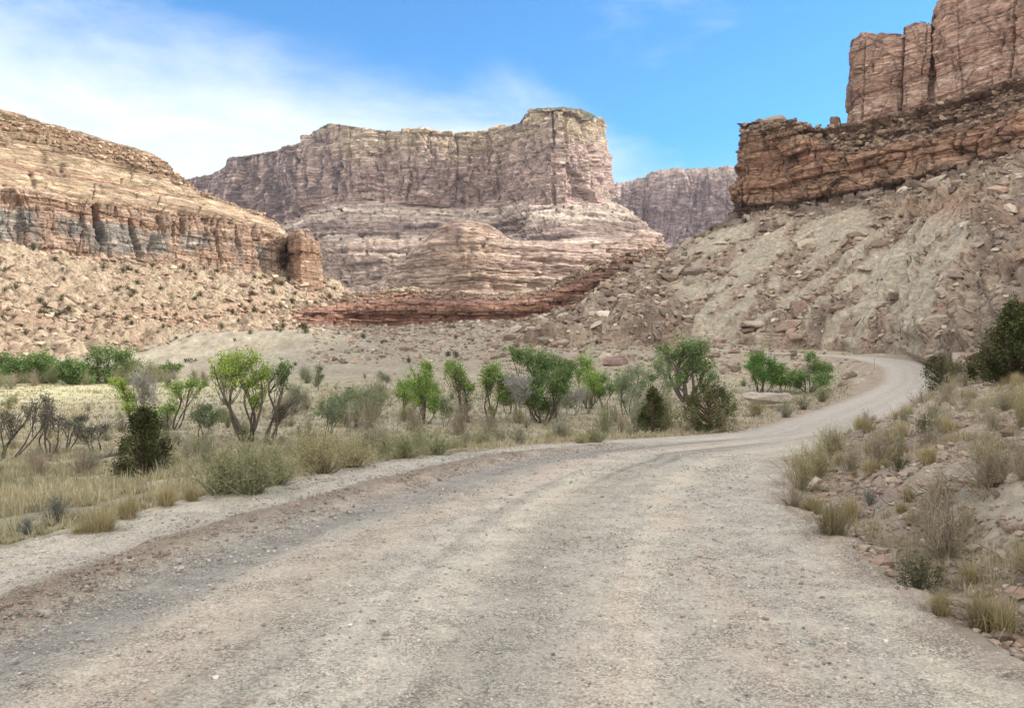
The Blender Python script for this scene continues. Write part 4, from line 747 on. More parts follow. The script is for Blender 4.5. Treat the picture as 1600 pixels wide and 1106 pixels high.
def make_tree(kind, base, blobs, label, leafc, stems=2, bark=BARK, nleaf=2600, lsize=.11, twigs=26, bare=0, group=None, tr=.11, cat='tree', twigc=None, depthk=.8, fine=0):
    bx, by = base; X, Y, z = hit(bx, by, 8, 260); r = np.random.default_rng(int(bx*13+by)); k = Y/F
    root = bpy.data.objects.new(kind, None); scene.collection.objects.link(root); root.location = (X, Y, z); tag(root, label, cat, group)
    root.empty_display_size = .3
    tm = MB(); lm = MB(); loc = []
    areas = np.array([b[2]**2 for b in blobs], float); areas /= areas.sum(); sb = [np.array([(j-(stems-1)/2)*.25*k*14, r.normal(0, .15), -.15]) for j in range(stems)]
    twigc = bark if twigc is None else twigc
    for (px, py, rr), ar in zip(blobs, areas):
        rr = rr*k; c = np.array([(px-bx)*k, r.normal(0, rr*depthk), H+(HZ-py)*k-z]); s0 = min(sb, key=lambda q: abs(q[0]-c[0])+r.random()*.4)
        limb = bend(s0, c, r, .09, 9); Ls = np.linalg.norm(c-s0); w0 = tr*(.55+.6*rr/(max(b[2] for b in blobs)*k)); rad = np.linspace(w0, w0*.3, 9); v, f = tube(limb, rad, 6); tm.add(v, f, bark)
        ends = []
        nt = max(5, int(twigs*ar*len(blobs)**.5))
        for q in range(nt):
            st = limb[r.integers(4, 9)]; dirn = r.normal(size=3); dirn[2] = abs(dirn[2])*.6-.15*(r.random() < .4); dirn /= np.linalg.norm(dirn); e = c+dirn*rr*r.uniform(.45, 1.0)*np.array([1, 1, .85]); tw = bend(st, e, r, .10, 6)
            v, f = tube(tw, np.linspace(w0*.26, .010+.004*Y/60, 6), 4); tm.add(v, f, twigc); ends.append(tw)
            for _ in range(2+fine):
                s2 = tw[r.integers(2, 6)]; e2 = s2+r.normal(size=3)*rr*.35+np.array([0, 0, .12*rr]); t2 = bend(s2, e2, r, .1, 4); v, f = tube(t2, np.linspace(.014+.004*Y/60, .006+.002*Y/60, 4), 3); tm.add(v, f, twigc); ends.append(t2)
        nl = int(nleaf*ar*1.7)
        if nl > 0 and not bare:
            E = np.array([e_[-1] for e_ in ends]); Em = np.array([e_[len(e_)//2] for e_ in ends]); pick = r.integers(0, len(E), nl); t = r.beta(1.4, 1, nl)[:, None]
            cen = lerp(Em[pick], E[pick], t)+r.normal(size=(nl, 3))*rr*.20; tone = r.uniform(.7, 1.3, len(E))[pick]
            cc = np.array(leafc)*(tone*r.uniform(.75, 1.25, nl))[:, None]; cc[:, 0] *= r.uniform(.85, 1.2, nl); v, f, c4 = leaves(r, cen, lsize*.72, cc); lm.add(v, f, c4)
    tm.build('trunk', M_plant if bark is PALE else M_wood, root)
    if lm.n: lm.build('crown', M_plant, root, smooth=False)
    return root
BR = C(.31, .42, .11); GR = C(.225, .33, .105); DK = C(.135, .205, .085); GG = C(.20, .28, .135); SG = C(.25, .285, .20)
make_tree('cottonwood_tree', (385, 690), [(352, 565, 20), (385, 568, 24), (402, 582, 17), (366, 578, 18), (402, 625, 14), (395, 598, 14), (340, 572, 11)], 'tall cottonwood with bright green top on bare forked stems left of centre', BR, 3, nleaf=4200, lsize=.085, twigs=34, twigc=C(.2, .18, .15))
make_tree('cottonwood_tree', (268, 672), [(300, 600, 14), (278, 606, 15), (262, 640, 15), (316, 602, 9), (248, 648, 12)], 'slender green cottonwood leaning right beside the dark upright juniper at left', GR*1.15, 2, nleaf=2600, lsize=.08, tr=.07)
make_tree('cottonwood_tree', (214, 668), [(188, 600, 13), (196, 622, 12), (204, 636, 9)], 'small bright lime green tree growing against the pale bare tree', BR*1.15, 1, nleaf=1900, lsize=.075, tr=.06)
make_tree('bare_tree', (222, 668), [(214, 600, 20), (232, 592, 18), (208, 585, 12), (222, 618, 15), (244, 600, 10)], 'whitish leafless tree with fan of upright twigs at left', PALE, 2, bark=PALE, bare=1, twigs=60, tr=.06, twigc=C(.5, .48, .45), fine=2)
make_tree('cottonwood_tree', (662, 664), [(662, 585, 20), (648, 603, 16), (674, 612, 17), (684, 630, 14), (655, 625, 14), (668, 572, 10)], 'medium green cottonwood with full round crown left of the middle clump', GR*1.2, 2, nleaf=4600, lsize=.10, tr=.08)
make_tree('cottonwood_tree', (734, 662), [(712, 578, 16), (718, 592, 13), (704, 570, 9), (735, 604, 10)], 'thin dark stemmed tree with small green tuft leaning left', GR*1.15, 2, nleaf=2000, lsize=.10, tr=.09, twigs=40)
make_tree('cottonwood_tree', (766, 660), [(772, 582, 19), (762, 596, 13), (788, 592, 12), (770, 640, 9)], 'crooked dark stemmed green tree right of the leaning tuft tree', GR, 2, nleaf=2600, lsize=.10, tr=.10, twigs=34)
make_tree('cottonwood_tree', (632, 650), [(636, 600, 13), (628, 615, 12), (640, 622, 11)], 'smaller fresh green tree just left of the round cottonwood', GR*1.1, 2, nleaf=1800, lsize=.10, tr=.06)
make_tree('cottonwood_tree', (795, 645), [(790, 600, 14), (800, 615, 13), (786, 622, 11)], 'fresh green tree low between the crooked tree and the large dark one', GR*.95, 2, nleaf=2200, lsize=.10, tr=.06)
make_tree('cottonwood_tree', (838, 655), [(828, 625, 16), (845, 632, 15), (822, 608, 13)], 'low green tree filling the left foot of the large dark one', GR*.8, 3, nleaf=2600, lsize=.10, tr=.05)
make_tree('cottonwood_tree', (945, 640), [(945, 592, 13), (955, 605, 12), (940, 612, 12)], 'soft green tree between the bright tree and the pale feathery one', GG*1.1, 3, nleaf=2200, lsize=.10, tr=.05)
make_tree('cottonwood_tree', (1222, 612), [(1218, 580, 14), (1228, 592, 13), (1214, 597, 12)], 'fresh green tree joining the two behind the flat slab boulder', GR*.8, 3, nleaf=2600, lsize=.14, tr=.06)
make_tree('bare_tree', (806, 660), [(806, 600, 22), (816, 618, 18), (796, 590, 14), (822, 596, 14)], 'grey leafless tree standing before the tallest green clump', PALE, 3, bark=C(.22, .2, .18), bare=1, twigs=60, tr=.07, twigc=C(.34, .33, .31), fine=2)
make_tree('cottonwood_tree', (850, 658), [(812, 552, 15), (835, 560, 20), (862, 572, 24), (880, 584, 20), (845, 590, 20), (872, 610, 18), (795, 545, 10), (892, 572, 14), (838, 612, 15)], 'largest dark green tree in the middle clump with dense broad crown', DK*1.35, 4, nleaf=7500, lsize=.12, tr=.10, twigs=50)
make_tree('cottonwood_tree', (918, 640), [(916, 568, 15), (925, 590, 17), (932, 608, 14), (908, 583, 12)], 'bright green tree at the right end of the middle clump', GR*1.3, 2, nleaf=3600, lsize=.11, tr=.08)
make_tree('bare_tree', (890, 650), [(895, 622, 20), (880, 628, 18), (908, 615, 15)], 'low grey twiggy tree at the foot of the middle clump', SG, 4, bark=C(.22, .2, .18), nleaf=900, lsize=.07, twigs=60, tr=.05, twigc=C(.33, .32, .3), fine=1)
make_tree('cottonwood_tree', (980, 648), [(978, 590, 17), (995, 582, 16), (970, 608, 16), (990, 610, 17), (1005, 598, 13), (975, 628, 10)], 'pale grey green feathery tree between the bright tree and the juniper', GG*1.1, 4, nleaf=3600, lsize=.085, tr=.06, twigc=C(.32, .31, .29), twigs=46, fine=1)
make_tree('cottonwood_tree', (1073, 630), [(1070, 545, 20), (1096, 540, 16), (1100, 572, 18), (1108, 588, 13), (1050, 560, 18), (1032, 545, 13), (1080, 570, 18), (1058, 588, 13), (1088, 552, 16)], 'dark green cottonwood with stout dark trunk behind the round juniper', DK*1.4, 1, nleaf=5200, lsize=.15, tr=.24, twigs=50)
make_tree('cottonwood_tree', (1028, 640), [(1026, 570, 14), (1040, 580, 14), (1020, 590, 12), (1045, 600, 12)], 'thin grey green tree with straight pale stems left of the dark cottonwood', GG*.95, 3, nleaf=1700, lsize=.11, tr=.06, twigc=C(.3, .29, .27))
make_tree('cottonwood_tree', (1188, 614), [(1180, 560, 16), (1195, 565, 17), (1210, 572, 14), (1170, 575, 13), (1185, 588, 18), (1205, 592, 14)], 'mid green tree behind the flat slab boulder with rounded crown', GG*.85*C(.8, 1.1, .7), 3, nleaf=4300, lsize=.15, tr=.10, twigs=40)
make_tree('cottonwood_tree', (1264, 614), [(1266, 556, 11), (1278, 575, 15), (1292, 575, 12), (1250, 588, 14), (1270, 595, 16), (1236, 590, 12), (1295, 592, 9), (1245, 602, 12)], 'dark green bushy tree nearest the road bend behind the slab boulder', DK*1.5, 4, nleaf=5200, lsize=.15, tr=.10, twigs=46)
for px, py, bl, lab in [(162, 600, [(165, 550, 20), (188, 558, 20), (150, 562, 17), (196, 572, 18), (172, 580, 18), (132, 575, 15), (205, 552, 10), (150, 592, 16), (180, 592, 16)], 'tallest dark green tree of the far left grove at the slope foot'), (112, 602, [(108, 572, 13), (122, 580, 14), (100, 586, 13), (118, 592, 12)], 'low dark tree left of the tallest one in the far left grove'), (72, 600, [(70, 562, 15), (85, 570, 15), (55, 572, 16), (68, 585, 14), (55, 593, 13), (82, 593, 13)], 'broad dark green tree in the middle of the far left grove'), (25, 600, [(18, 568, 15), (36, 572, 15), (5, 560, 14), (22, 585, 14), (-8, 575, 15), (5, 592, 14), (38, 592, 14)], 'dark green tree at the left edge of the photo in the far grove'), (256, 590, [(256, 582, 11), (266, 578, 9)], 'small dark rounded tree right of the far left grove')]:
    make_tree('cottonwood_tree', (px, py), bl, lab, DK*1.25, 3, nleaf=3600, lsize=.26, tr=.16, twigs=34)
make_tree('cottonwood_tree', (412, 690), [(446, 572, 10), (450, 582, 8), (442, 590, 7)], 'thin dead stem leaning right with a small dark green tuft on top', DK*1.6, 1, nleaf=700, lsize=.09, tr=.08, twigs=20)
make_tree('cottonwood_tree', (498, 610), [(498, 574, 7), (500, 588, 6)], 'tiny far thin tree with small dark tuft on the pale flat', DK*1.5, 1, nleaf=400, lsize=.12, tr=.06)
for i, (px, py, bl, cc, lab) in enumerate([
 (578, 672, [(575, 615, 16), (588, 625, 14), (565, 632, 15), (580, 640, 13)], GG*1.15, 'feathery grey green sapling left of the round cottonwood'),
 (512, 682, [(520, 632, 15), (535, 625, 15), (510, 645, 14), (528, 650, 14)], GG, 'loose green sapling above the roadside brush'),
 (548, 650, [(548, 615, 13), (558, 622, 11)], GG*1.05, 'small faint grey green sapling between two larger ones'),
 (318, 690, [(320, 640, 14), (308, 652, 14), (335, 648, 13), (322, 662, 12)], GG*.85, 'grey green twiggy sapling right of the dark upright juniper'),
 (455, 650, [(455, 612, 14), (468, 622, 12), (445, 625, 12)], SG, 'dull grey twiggy sapling right of the tall bright topped cottonwood'),
 (695, 668, [(700, 640, 11), (690, 632, 11)], GG*.9, 'short dark sapling beside the round cottonwood'),
 (600, 612, [(596, 588, 9), (604, 592, 8)], SG*.9, 'far thin leafless looking sapling on the pale flat')]):
    make_tree('sapling', (px, py), bl, lab, cc, 2, nleaf=1300, lsize=.075, tr=.035, twigs=34, twigc=C(.3, .29, .27), fine=1, cat='sapling')
for px, py, bl, lab in [(10, 716, [(40, 640, 12), (55, 632, 10), (20, 655, 14), (60, 650, 12), (-5, 650, 14)], 'dark arching leafless tree at the left edge of the photo'), (80, 712, [(70, 625, 13), (82, 640, 14), (95, 655, 12), (66, 650, 12)], 'thin upright dark leafless tree second from the left'), (105, 704, [(122, 655, 13), (108, 665, 12), (132, 665, 11)], 'dark leafless tree with stems forking right beside the upright one'), (150, 706, [(120, 675, 12), (140, 672, 12), (165, 668, 12)], 'low dark leafless tree arching left beside the juniper'), (420, 688, [(440, 640, 14), (455, 630, 10), (432, 655, 12)], 'dark bare stem leaning right beside the tall bright topped cottonwood')]:
    make_tree('bare_tree', (px, py), bl, lab, SG*.9, 2, nleaf=350, lsize=.05, tr=.042, twigs=44, bark=C(.09, .08, .07), twigc=C(.14, .125, .11), fine=1)

def juniper(px, py, ptop, wpx, label, tone=1.0, n=9000, dens=1.0, shape='cone', group=None, Yforce=None):
    if Yforce: Y = Yforce; X = (px-800)/F*Y; z = float(ground_z(np.array([X]), np.array([Y]))[0])
    else: X, Y, z = hit(px, py, 6, 250)
    k = Y/F; h = (H+(HZ-ptop)*k)-z; w = wpx*k/2; r = np.random.default_rng(int(px+py)); root = bpy.data.objects.new('juniper_tree', None); scene.collection.objects.link(root); root.location = (X, Y, z); tag(root, label, 'juniper', group)
    tm, lm = MB(), MB(); nc = int(80*dens); ph = r.uniform(0, 6.28, 4)
    for q in range(nc):
        t = r.random()**.8; prof = (1-t)**.55*(.6+.4*min(1, t*6)) if shape == 'cone' else math.sqrt(max(0, 1-(2*t-.9)**2*.8)); a = r.random()*6.283; rr = w*prof*r.uniform(.45, 1.12)*(1+.22*math.sin(2*a+ph[0]+4*t)+.18*math.sin(5*a+ph[1]+9*t))
        c = np.array([math.cos(a)*rr, math.sin(a)*rr, h*(.06+.9*t)]); st = np.array([0, 0, h*max(0, t*.75-.1)]); lb = bend(st, c, r, .08, 5); v, f = tube(lb, np.linspace(.03*h/2+.01, .008, 5), 4); tm.add(v, f, C(.13, .10, .08))
        m_ = int(n/nc); cs = h*r.uniform(.035, .085); rel = r.normal(size=(m_, 3))*cs*np.array([.8, .8, 1.15]); cen = c+rel; cc = (lerp(C(.085, .105, .05), C(.13, .105, .065), r.random()**3)*tone*r.uniform(.55, 1.6))*r.uniform(.6, 1.5, (m_, 1))*np.array([1, 1, .95]); v, f, c4 = leaves(r, cen, max(.022*h, .7*k), cc, up=-.8, asp=.35); lm.add(v, f, c4)
    tm.build('trunk', M_wood, root); lm.build('crown', M_plant, root, False); return root
juniper(226, 752, 640, 84, 'dark upright juniper standing in tan grass at left', .8, 12000)
juniper(1021, 680, 608, 50, 'narrow dark juniper left of the rounder one by the road', .9, 9000)
juniper(992, 682, 664, 18, 'very small juniper at the left foot of the narrow dark one', .9, 1200, .4)
juniper(1106, 676, 600, 88, 'round topped olive juniper beside the road in the middle distance', 1.25, 11000, shape='round')
juniper(1588, 650, 478, 120, 'tall dark juniper at the right edge of the photo', .9, 22000, 1.6, Yforce=27)
juniper(1470, 592, 555, 50, 'small round dark juniper at the right side of the road bend', .8, 5000, shape='round', Yforce=62)
juniper(1512, 618, 566, 62, 'grey green round juniper between the small and the tall ones at right', 1.1, 8000, shape='round', Yforce=40)
juniper(1548, 630, 580, 60, 'low dark juniper bush against the left side of the tall one', .95, 8000, shape='round', Yforce=33)
juniper(473, 522, 506, 20, 'tiny dark juniper on the crest of the pale knoll', .7, 900, .3, 'round', Yforce=262)
juniper(296, 580, 560, 24, 'tiny dark round juniper on the pale flat behind the bright tree', .8, 1200, .4, 'round', Yforce=215)

# shrubs: a handful of prototypes copied about
def shrub_proto(kind, seed, nst, leafc, stemc, spread=.5, nleaf=1500, ls=.02, asp=.4, straight=.06):
    r = np.random.default_rng(seed); b = MB(); ends = []
    for q in range(nst):
        a = r.random()*6.283; t = abs(r.normal(0, spread)); L = r.uniform(.6, 1.05); e = np.array([math.cos(a)*math.sin(t), math.sin(a)*math.sin(t), math.cos(t)])*L; s0 = np.array([math.cos(a), math.sin(a), 0])*r.random()*.12
        p = bend(s0, e, r, straight, 5); v, f = tube(p, np.linspace(.011, .004, 5), 3); b.add(v, f, stemc*r.uniform(.7, 1.3)); ends.append(p)
        for _ in range(2):
            s2 = p[r.integers(2, 5)]; e2 = s2+(e-s0)*.3+r.normal(size=3)*.11; v, f = tube(bend(s2, e2, r, .05, 3), [.006, .004, .002], 3); b.add(v, f, stemc*r.uniform(.7, 1.3)); ends.append(np.array([s2, s2, e2, e2, e2]))
    if nleaf:
        pk = r.integers(0, len(ends), nleaf); E = np.array(ends); t = r.integers(2, 5, nleaf); cen = E[pk, t]+r.normal(size=(nleaf, 3))*.045; cc = leafc*r.uniform(.6, 1.4, (nleaf, 1))
        v, f, c4 = leaves(r, cen, ls, cc, up=-1, asp=asp); b.add(v, f, c4)
    o = b.build(kind, M_plant, None, False); return o
def grass_mesh(r, pos, hgt, n_per, cols, spread=.5, width=.006, lean=.55):
    """tufts of tapering blades, vectorised"""
    n = len(pos); N_ = n*n_per; P0 = np.repeat(pos, n_per, 0); h = np.repeat(hgt, n_per)*r.uniform(.45, 1.1, N_); a = r.uniform(0, 6.283, N_); ln = np.abs(r.normal(0, lean, N_)).clip(0, 1.3); sp = np.repeat(hgt, n_per)*spread*r.random(N_)*.35
    d = np.stack([np.cos(a), np.sin(a), 0*a], -1); s = np.stack([-np.sin(a), np.cos(a), 0*a], -1); b0 = P0+d*sp[:, None]; mid_ = b0+d*(h*np.sin(ln)*.45)[:, None]+np.array([0, 0, 1])*(h*.55*np.cos(ln*.5))[:, None]; tip = b0+d*(h*np.sin(ln))[:, None]*1.1+np.array([0, 0, 1])*(h*np.cos(ln))[:, None]
    w = (np.repeat(hgt, n_per)*0+1)[:, None]*s*(width*(1 if np.isscalar(width) else 1) if np.isscalar(width) else np.repeat(width, n_per)[:, None])
    V = np.stack([b0-w, b0+w, mid_+w*.7, mid_-w*.7, tip+w*.15, tip-w*.15], 1).reshape(-1, 3); i = np.arange(N_)[:, None]*6; Fc = np.concatenate([i+np.array([[0, 1, 2, 3]]), i+np.array([[3, 2, 4, 5]])], 0); c = np.repeat(np.repeat(cols, n_per, 0)*r.uniform(.7, 1.3, (N_, 1)), 6, 0)
    return V, Fc, c
def tuft_proto(kind, seed, col_, n=420, lean=.5, w=.008):
    r = np.random.default_rng(seed); b = MB(); pos = np.column_stack([r.normal(0, .10, 12), r.normal(0, .10, 12), np.zeros(12)-.02]); v, f, c = grass_mesh(r, pos, np.full(12, .95), n//12, np.array([col_]*12)*r.uniform(.8, 1.2, (12, 1)), .5, w, lean); b.add(v, f, c); return b.build(kind, M_plant, None, False)
RBc = C(.30, .31, .15); SAG = C(.33, .345, .25); DRY = C(.38, .33, .26)
protos = {
 'rabbit': [shrub_proto('rabbitbrush', 1+i, 95, C(.41, .38, .23)*(1+.08*i), C(.34, .31, .21), .55, 3600, .02, .35) for i in range(2)],
 'green': [shrub_proto('green_shrub', 5+i, 90, C(.29, .31, .175), C(.30, .30, .20), .58, 2800, .022, .3) for i in range(2)],
 'sage': [shrub_proto('sagebrush', 9+i, 60, SAG, C(.30, .27, .235), .62, 1700, .022, .5) for i in range(3)],
 'dry': [shrub_proto('dry_shrub', 14+i, 95, DRY, C(.37, .32, .255), .8, 700, .02, .4) for i in range(3)],
 'dark': [shrub_proto('dark_shrub', 19+i, 50, C(.115, .12, .07), C(.14, .12, .10), .75, 2200, .04, .5) for i in range(2)],
 'blue': [shrub_proto('saltbush', 23, 60, C(.20, .215, .205), C(.2, .19, .18), .62, 2000, .03, .5)],
 'tuft': [tuft_proto('grass_tuft', 30+i, C(.42, .355, .225)*(1-.08*i)) for i in range(3)],
 'dtuft': [tuft_proto('grass_tuft', 36, C(.27, .235, .16), 520, .7)]}
used = {id(o): 0 for L_ in protos.values() for o in L_}
rs = np.random.default_rng(77)
def put(kind, X, Y, z, h, w, label, cat, group=None):
    src = protos[kind][rs.integers(0, len(protos[kind]))]; o = src if not used[id(src)] else src.copy()
    if used[id(src)]: scene.collection.objects.link(o)
    used[id(src)] += 1; o.location = (X, Y, z-.03*h); o.scale = (w*.9, w*.9, h); o.rotation_euler = (0, 0, rs.uniform(0, 6.28))
    for k_ in ('label', 'category', 'group'):
        if k_ in o: del o[k_]
    tag(o, label, cat, group); return o
def pshrub(kind, px, py, hp, wp, label, cat='shrub', Yf=None):
    if Yf: Y = Yf; X = (px-800)/F*Y; z = float(ground_z(np.array([X]), np.array([Y]))[0])
    else: X, Y, z = hit(px, py, 4, 250)
    k = Y/F; return put(kind, X, Y, z, hp*k*1.05, wp*k/(1.05 if kind in ('green', 'rabbit', 'tuft', 'dtuft') else 1.35), label, cat)
for a in [('green', 395, 778, 70, 125, 'large feathery green shrub on the left road edge below the tall cottonwood'), ('green', 345, 775, 66, 100, 'green shrub touching the left side of the large feathery one'), ('green', 428, 762, 46, 84, 'lower green shrub at the right foot of the large feathery one'), ('sage', 325, 740, 62, 60, 'grey green shrub behind the large feathery one'),
 ('rabbit', 505, 742, 54, 100, 'yellowish shrub on the left road edge right of the large feathery one'), ('rabbit', 550, 732, 40, 84, 'broad olive shrub second along the left road edge'), ('rabbit', 478, 735, 52, 64, 'narrow yellow green shrub between two roadside shrubs'),
 ('green', 632, 718, 36, 84, 'mid green rounded shrub in the roadside grass below the round cottonwood'), ('green', 682, 714, 30, 70, 'dark green low shrub right of the rounded green one'), ('green', 600, 716, 32, 40, 'small green shrub left of the rounded green one'),
 ('green', 928, 700, 22, 62, 'low green shrub in the grass by the middle of the road edge'), ('rabbit', 905, 702, 18, 30, 'small yellowish shrub at the left side of the low green one'),
 ('sage', 1255, 640, 22, 50, 'grey green shrub at the road edge right of the flat slab boulder'), ('sage', 1228, 652, 22, 50, 'grey green shrub below the flat slab boulder'), ('rabbit', 1180, 650, 20, 44, 'yellow green shrub left below the flat slab boulder'), ('green', 1285, 628, 18, 36, 'small green shrub near the road bend below the dark bushy tree'),
 ('blue', 88, 815, 34, 44, 'bluish grey saltbush in the grass at lower left'), ('blue', 42, 835, 22, 34, 'smaller bluish saltbush at the far lower left'), ('dark', 190, 745, 20, 40, 'low dark bush in front of the upright juniper'),
 ('dry', 130, 742, 40, 60, 'grey dry shrub left of the upright juniper'), ('dry', 60, 745, 36, 70, 'pale grey dry shrub below the upright bare tree'), ('sage', 245, 750, 34, 40, 'grey shrub at the right foot of the upright juniper')]:
    pshrub(*a)
for px, py, hp, wp, lab in [(160, 838, 50, 70, 'large straw coloured grass tuft at lower left beside the gravel'), (128, 842, 34, 50, 'straw grass tuft left of the large one at lower left'), (200, 812, 44, 56, 'straw grass tuft behind the large one at lower left'), (262, 790, 36, 50, 'yellowish grass tuft at the road edge before the feathery shrubs'), (300, 784, 30, 40, 'small yellowish tuft at the foot of the feathery shrubs')]:
    pshrub('tuft', px, py, hp, wp, lab, 'grass tuft')
# the cut bank at right
for a in [('rabbit', 1252, 768, 58, 60, 'yellow green rabbitbrush on the near corner of the right bank', 12.3), ('rabbit', 1276, 742, 48, 52, 'second yellow rabbitbrush just behind the first on the right bank', 14), ('rabbit', 1300, 700, 36, 50, 'pale yellow shrub on the crest of the right bank', 17),
 ('dry', 1372, 735, 62, 84, 'round grey dry shrub in the middle of the right bank', None), ('dark', 1443, 698, 22, 26, 'small dark round bush in the middle of the right bank', None), ('dark', 1405, 742, 20, 26, 'tiny dark bush below the grey dry shrub on the right bank', None),
 ('dry', 1440, 655, 34, 50, 'grey dry shrub with upright twigs by the road on the bank top', 26), ('dry', 1482, 655, 40, 50, 'upright twiggy shrub right of the grey one on the bank top', 22), ('dry', 1545, 770, 66, 120, 'sprawling grey twiggy shrub at the right on the bank', None), ('dry', 1592, 745, 64, 60, 'grey twiggy shrub at the right edge of the photo above the sprawling one', None), ('rabbit', 1598, 690, 46, 46, 'pale green shrub at the right edge of the bank', None),
 ('dry', 1478, 870, 84, 150, 'large dead twiggy shrub low on the right bank beside the gravel', None), ('dark', 1436, 925, 40, 74, 'dark needled low shrub at the foot of the dead twiggy one', None), ('dry', 1330, 660, 30, 40, 'faint dry shrub on the far crest of the right bank', 22), ('dry', 1400, 648, 26, 34, 'small dark twig shrub beside the road on the bank crest', 30),
 ('blue', 1360, 790, 20, 30, 'small grey green herb on the slope of the right bank', None), ('dry', 1240, 800, 40, 60, 'brown dry shrub at the foot of the rabbitbrush', 10.5)]:
    pshrub(a[0], *a[1:6], 'shrub', Yf=a[6])
for px, py, hp, wp, lab, kd in [(1302, 838, 66, 72, 'dark based fine grass tuft on the edge of the right gravel', 'dtuft'), (1330, 815, 44, 50, 'straw tuft behind the dark based one on the right', 'tuft'), (1560, 992, 70, 120, 'big dry grass tuft in the lower right corner of the bank', 'tuft'), (1535, 985, 60, 70, 'dark straggly tuft at the left of the big dry one', 'dtuft'), (1470, 958, 40, 60, 'low straw tuft beneath the dead twiggy shrub', 'tuft'), (1518, 910, 34, 46, 'short straw tuft right of the dead twiggy shrub', 'tuft'), (1270, 800, 30, 60, 'brown straw tuft below the rabbitbrush corner', 'tuft')]:
    pshrub(kd, px, py, hp, wp, lab, 'grass tuft')
# many alike: grey brush across the valley, tufts on the bank, dark bushes on the slopes
pts_, d_, s_, px_ = ground_pts(900, np.random.default_rng(5), -60, 1230, 17, 175, 1.2, lambda px, Y, d, s, X: (s < 0))
cnt = 0
for p, px in zip(pts_, px_):
    if cnt >= 175: break
    if p[1] > 105 and px < 520: continue
    kd = rs.choice(['sage', 'dry', 'green', 'rabbit'], p=[.45, .3, .15, .10]); hh = rs.uniform(.3, .85)*(1 if p[1] < 45 else 1.5)
    lb = {'sage': 'grey green sagebrush among many in the valley floor brush', 'dry': 'brownish dry shrub among many in the valley floor brush', 'green': 'dull green low shrub among many in the valley floor brush', 'rabbit': 'yellowish low shrub among many in the valley floor brush'}[kd]
    put(kd, *p, hh, hh*rs.uniform(.9, 1.5), lb, 'shrub', {'sage': 'sagebrush across the valley floor', 'dry': 'dry shrubs across the valley floor', 'green': 'green low shrubs across the valley floor', 'rabbit': 'yellowish shrubs across the valley floor'}[kd]); cnt += 1
pts_, d_, s_, px_ = ground_pts(400, np.random.default_rng(15), 430, 1060, 52, 125, 5, lambda px, Y, d, s, X: (s < 0))
for p in np.vstack([pts_[:38], ground_pts(120, np.random.default_rng(19), -40, 520, 138, 185, 5)[0][:60]]):
    kd = rs.choice(['sage', 'dry', 'green'], p=[.45, .35, .2]); hh = rs.uniform(1.3, 2.6)
    put(kd, *p, hh, hh*rs.uniform(.7, 1.1), {'sage': 'tall grey green brush among the trees of the wash', 'dry': 'tall bare grey twiggy brush among the trees of the wash', 'green': 'tall dull green brush among the trees of the wash'}[kd], 'shrub', {'sage': 'tall grey green brush in the wash', 'dry': 'tall bare brush in the wash', 'green': 'tall green brush in the wash'}[kd])
for p in ground_pts(200, np.random.default_rng(29), -40, 250, 150, 172, 5)[0][:45]:
    hh = rs.uniform(2.0, 3.6); put('green', *p, hh, hh*rs.uniform(1.1, 1.6), 'green brush filling the space under the far left grove', 'shrub', 'green brush under the far left grove')
pts_, d_, s_, px_ = ground_pts(500, np.random.default_rng(6), 1230, 1640, 6, 45, .8, lambda px, Y, d, s, X: s > 0)
for p in pts_[:150]:
    kd = rs.choice(['tuft', 'dry', 'sage'], p=[.6, .28, .12]); hh = rs.uniform(.10, .26)*(1+p[1]/30)
    put(kd, *p, hh, hh*rs.uniform(.9, 1.5), {'tuft': 'small straw grass tuft among many on the right bank', 'dry': 'small brown dry shrub among many on the right bank', 'sage': 'small grey green shrub among many on the right bank'}[kd], 'grass tuft' if kd == 'tuft' else 'shrub', {'tuft': 'straw tufts on the right bank', 'dry': 'small dry shrubs on the right bank', 'sage': 'small grey green shrubs on the right bank'}[kd])
def bushes(sl, n, v0, v1, smin, smax, label, group, seed, cond=None):
    q, _ = slope_pts(sl, n, np.random.default_rng(seed), v0, v1, cond)
    for p in q:
        s_ = p[1]/F*rs.uniform(smin, smax); put('dark', *p, s_*.8, s_*.8, label, 'bush', group)
bushes('left_slope', 170, .08, .92, 5, 11, 'small dark bush among many on the sunlit left slope', 'dark bushes on the left slope', 8, lambda px, py, p: py > 385)
bushes('right_slope', 40, .05, .9, 4, 9, 'small dark bush among many on the shaded right slope', 'dark bushes on the right slope', 9)
bushes('mesa', 45, .22, .5, 3, 6, 'tiny dark bush among many on the slopes of the mesa', 'dark bushes on the mesa slopes', 10)
pts_, d_, s_, px_ = ground_pts(300, np.random.default_rng(12), 330, 900, 205, 410, 1)
for p in pts_[:28]:
    s_ = p[1]/F*rs.uniform(5, 11); put('dark', *p, s_*.8, s_*.8, 'small dark bush among many on the pale flat below the red bluff', 'bush', 'dark bushes below the red bluff')
for o_ in [o for L_ in protos.values() for o in L_ if not used[id(o)]]: bpy.data.objects.remove(o_)

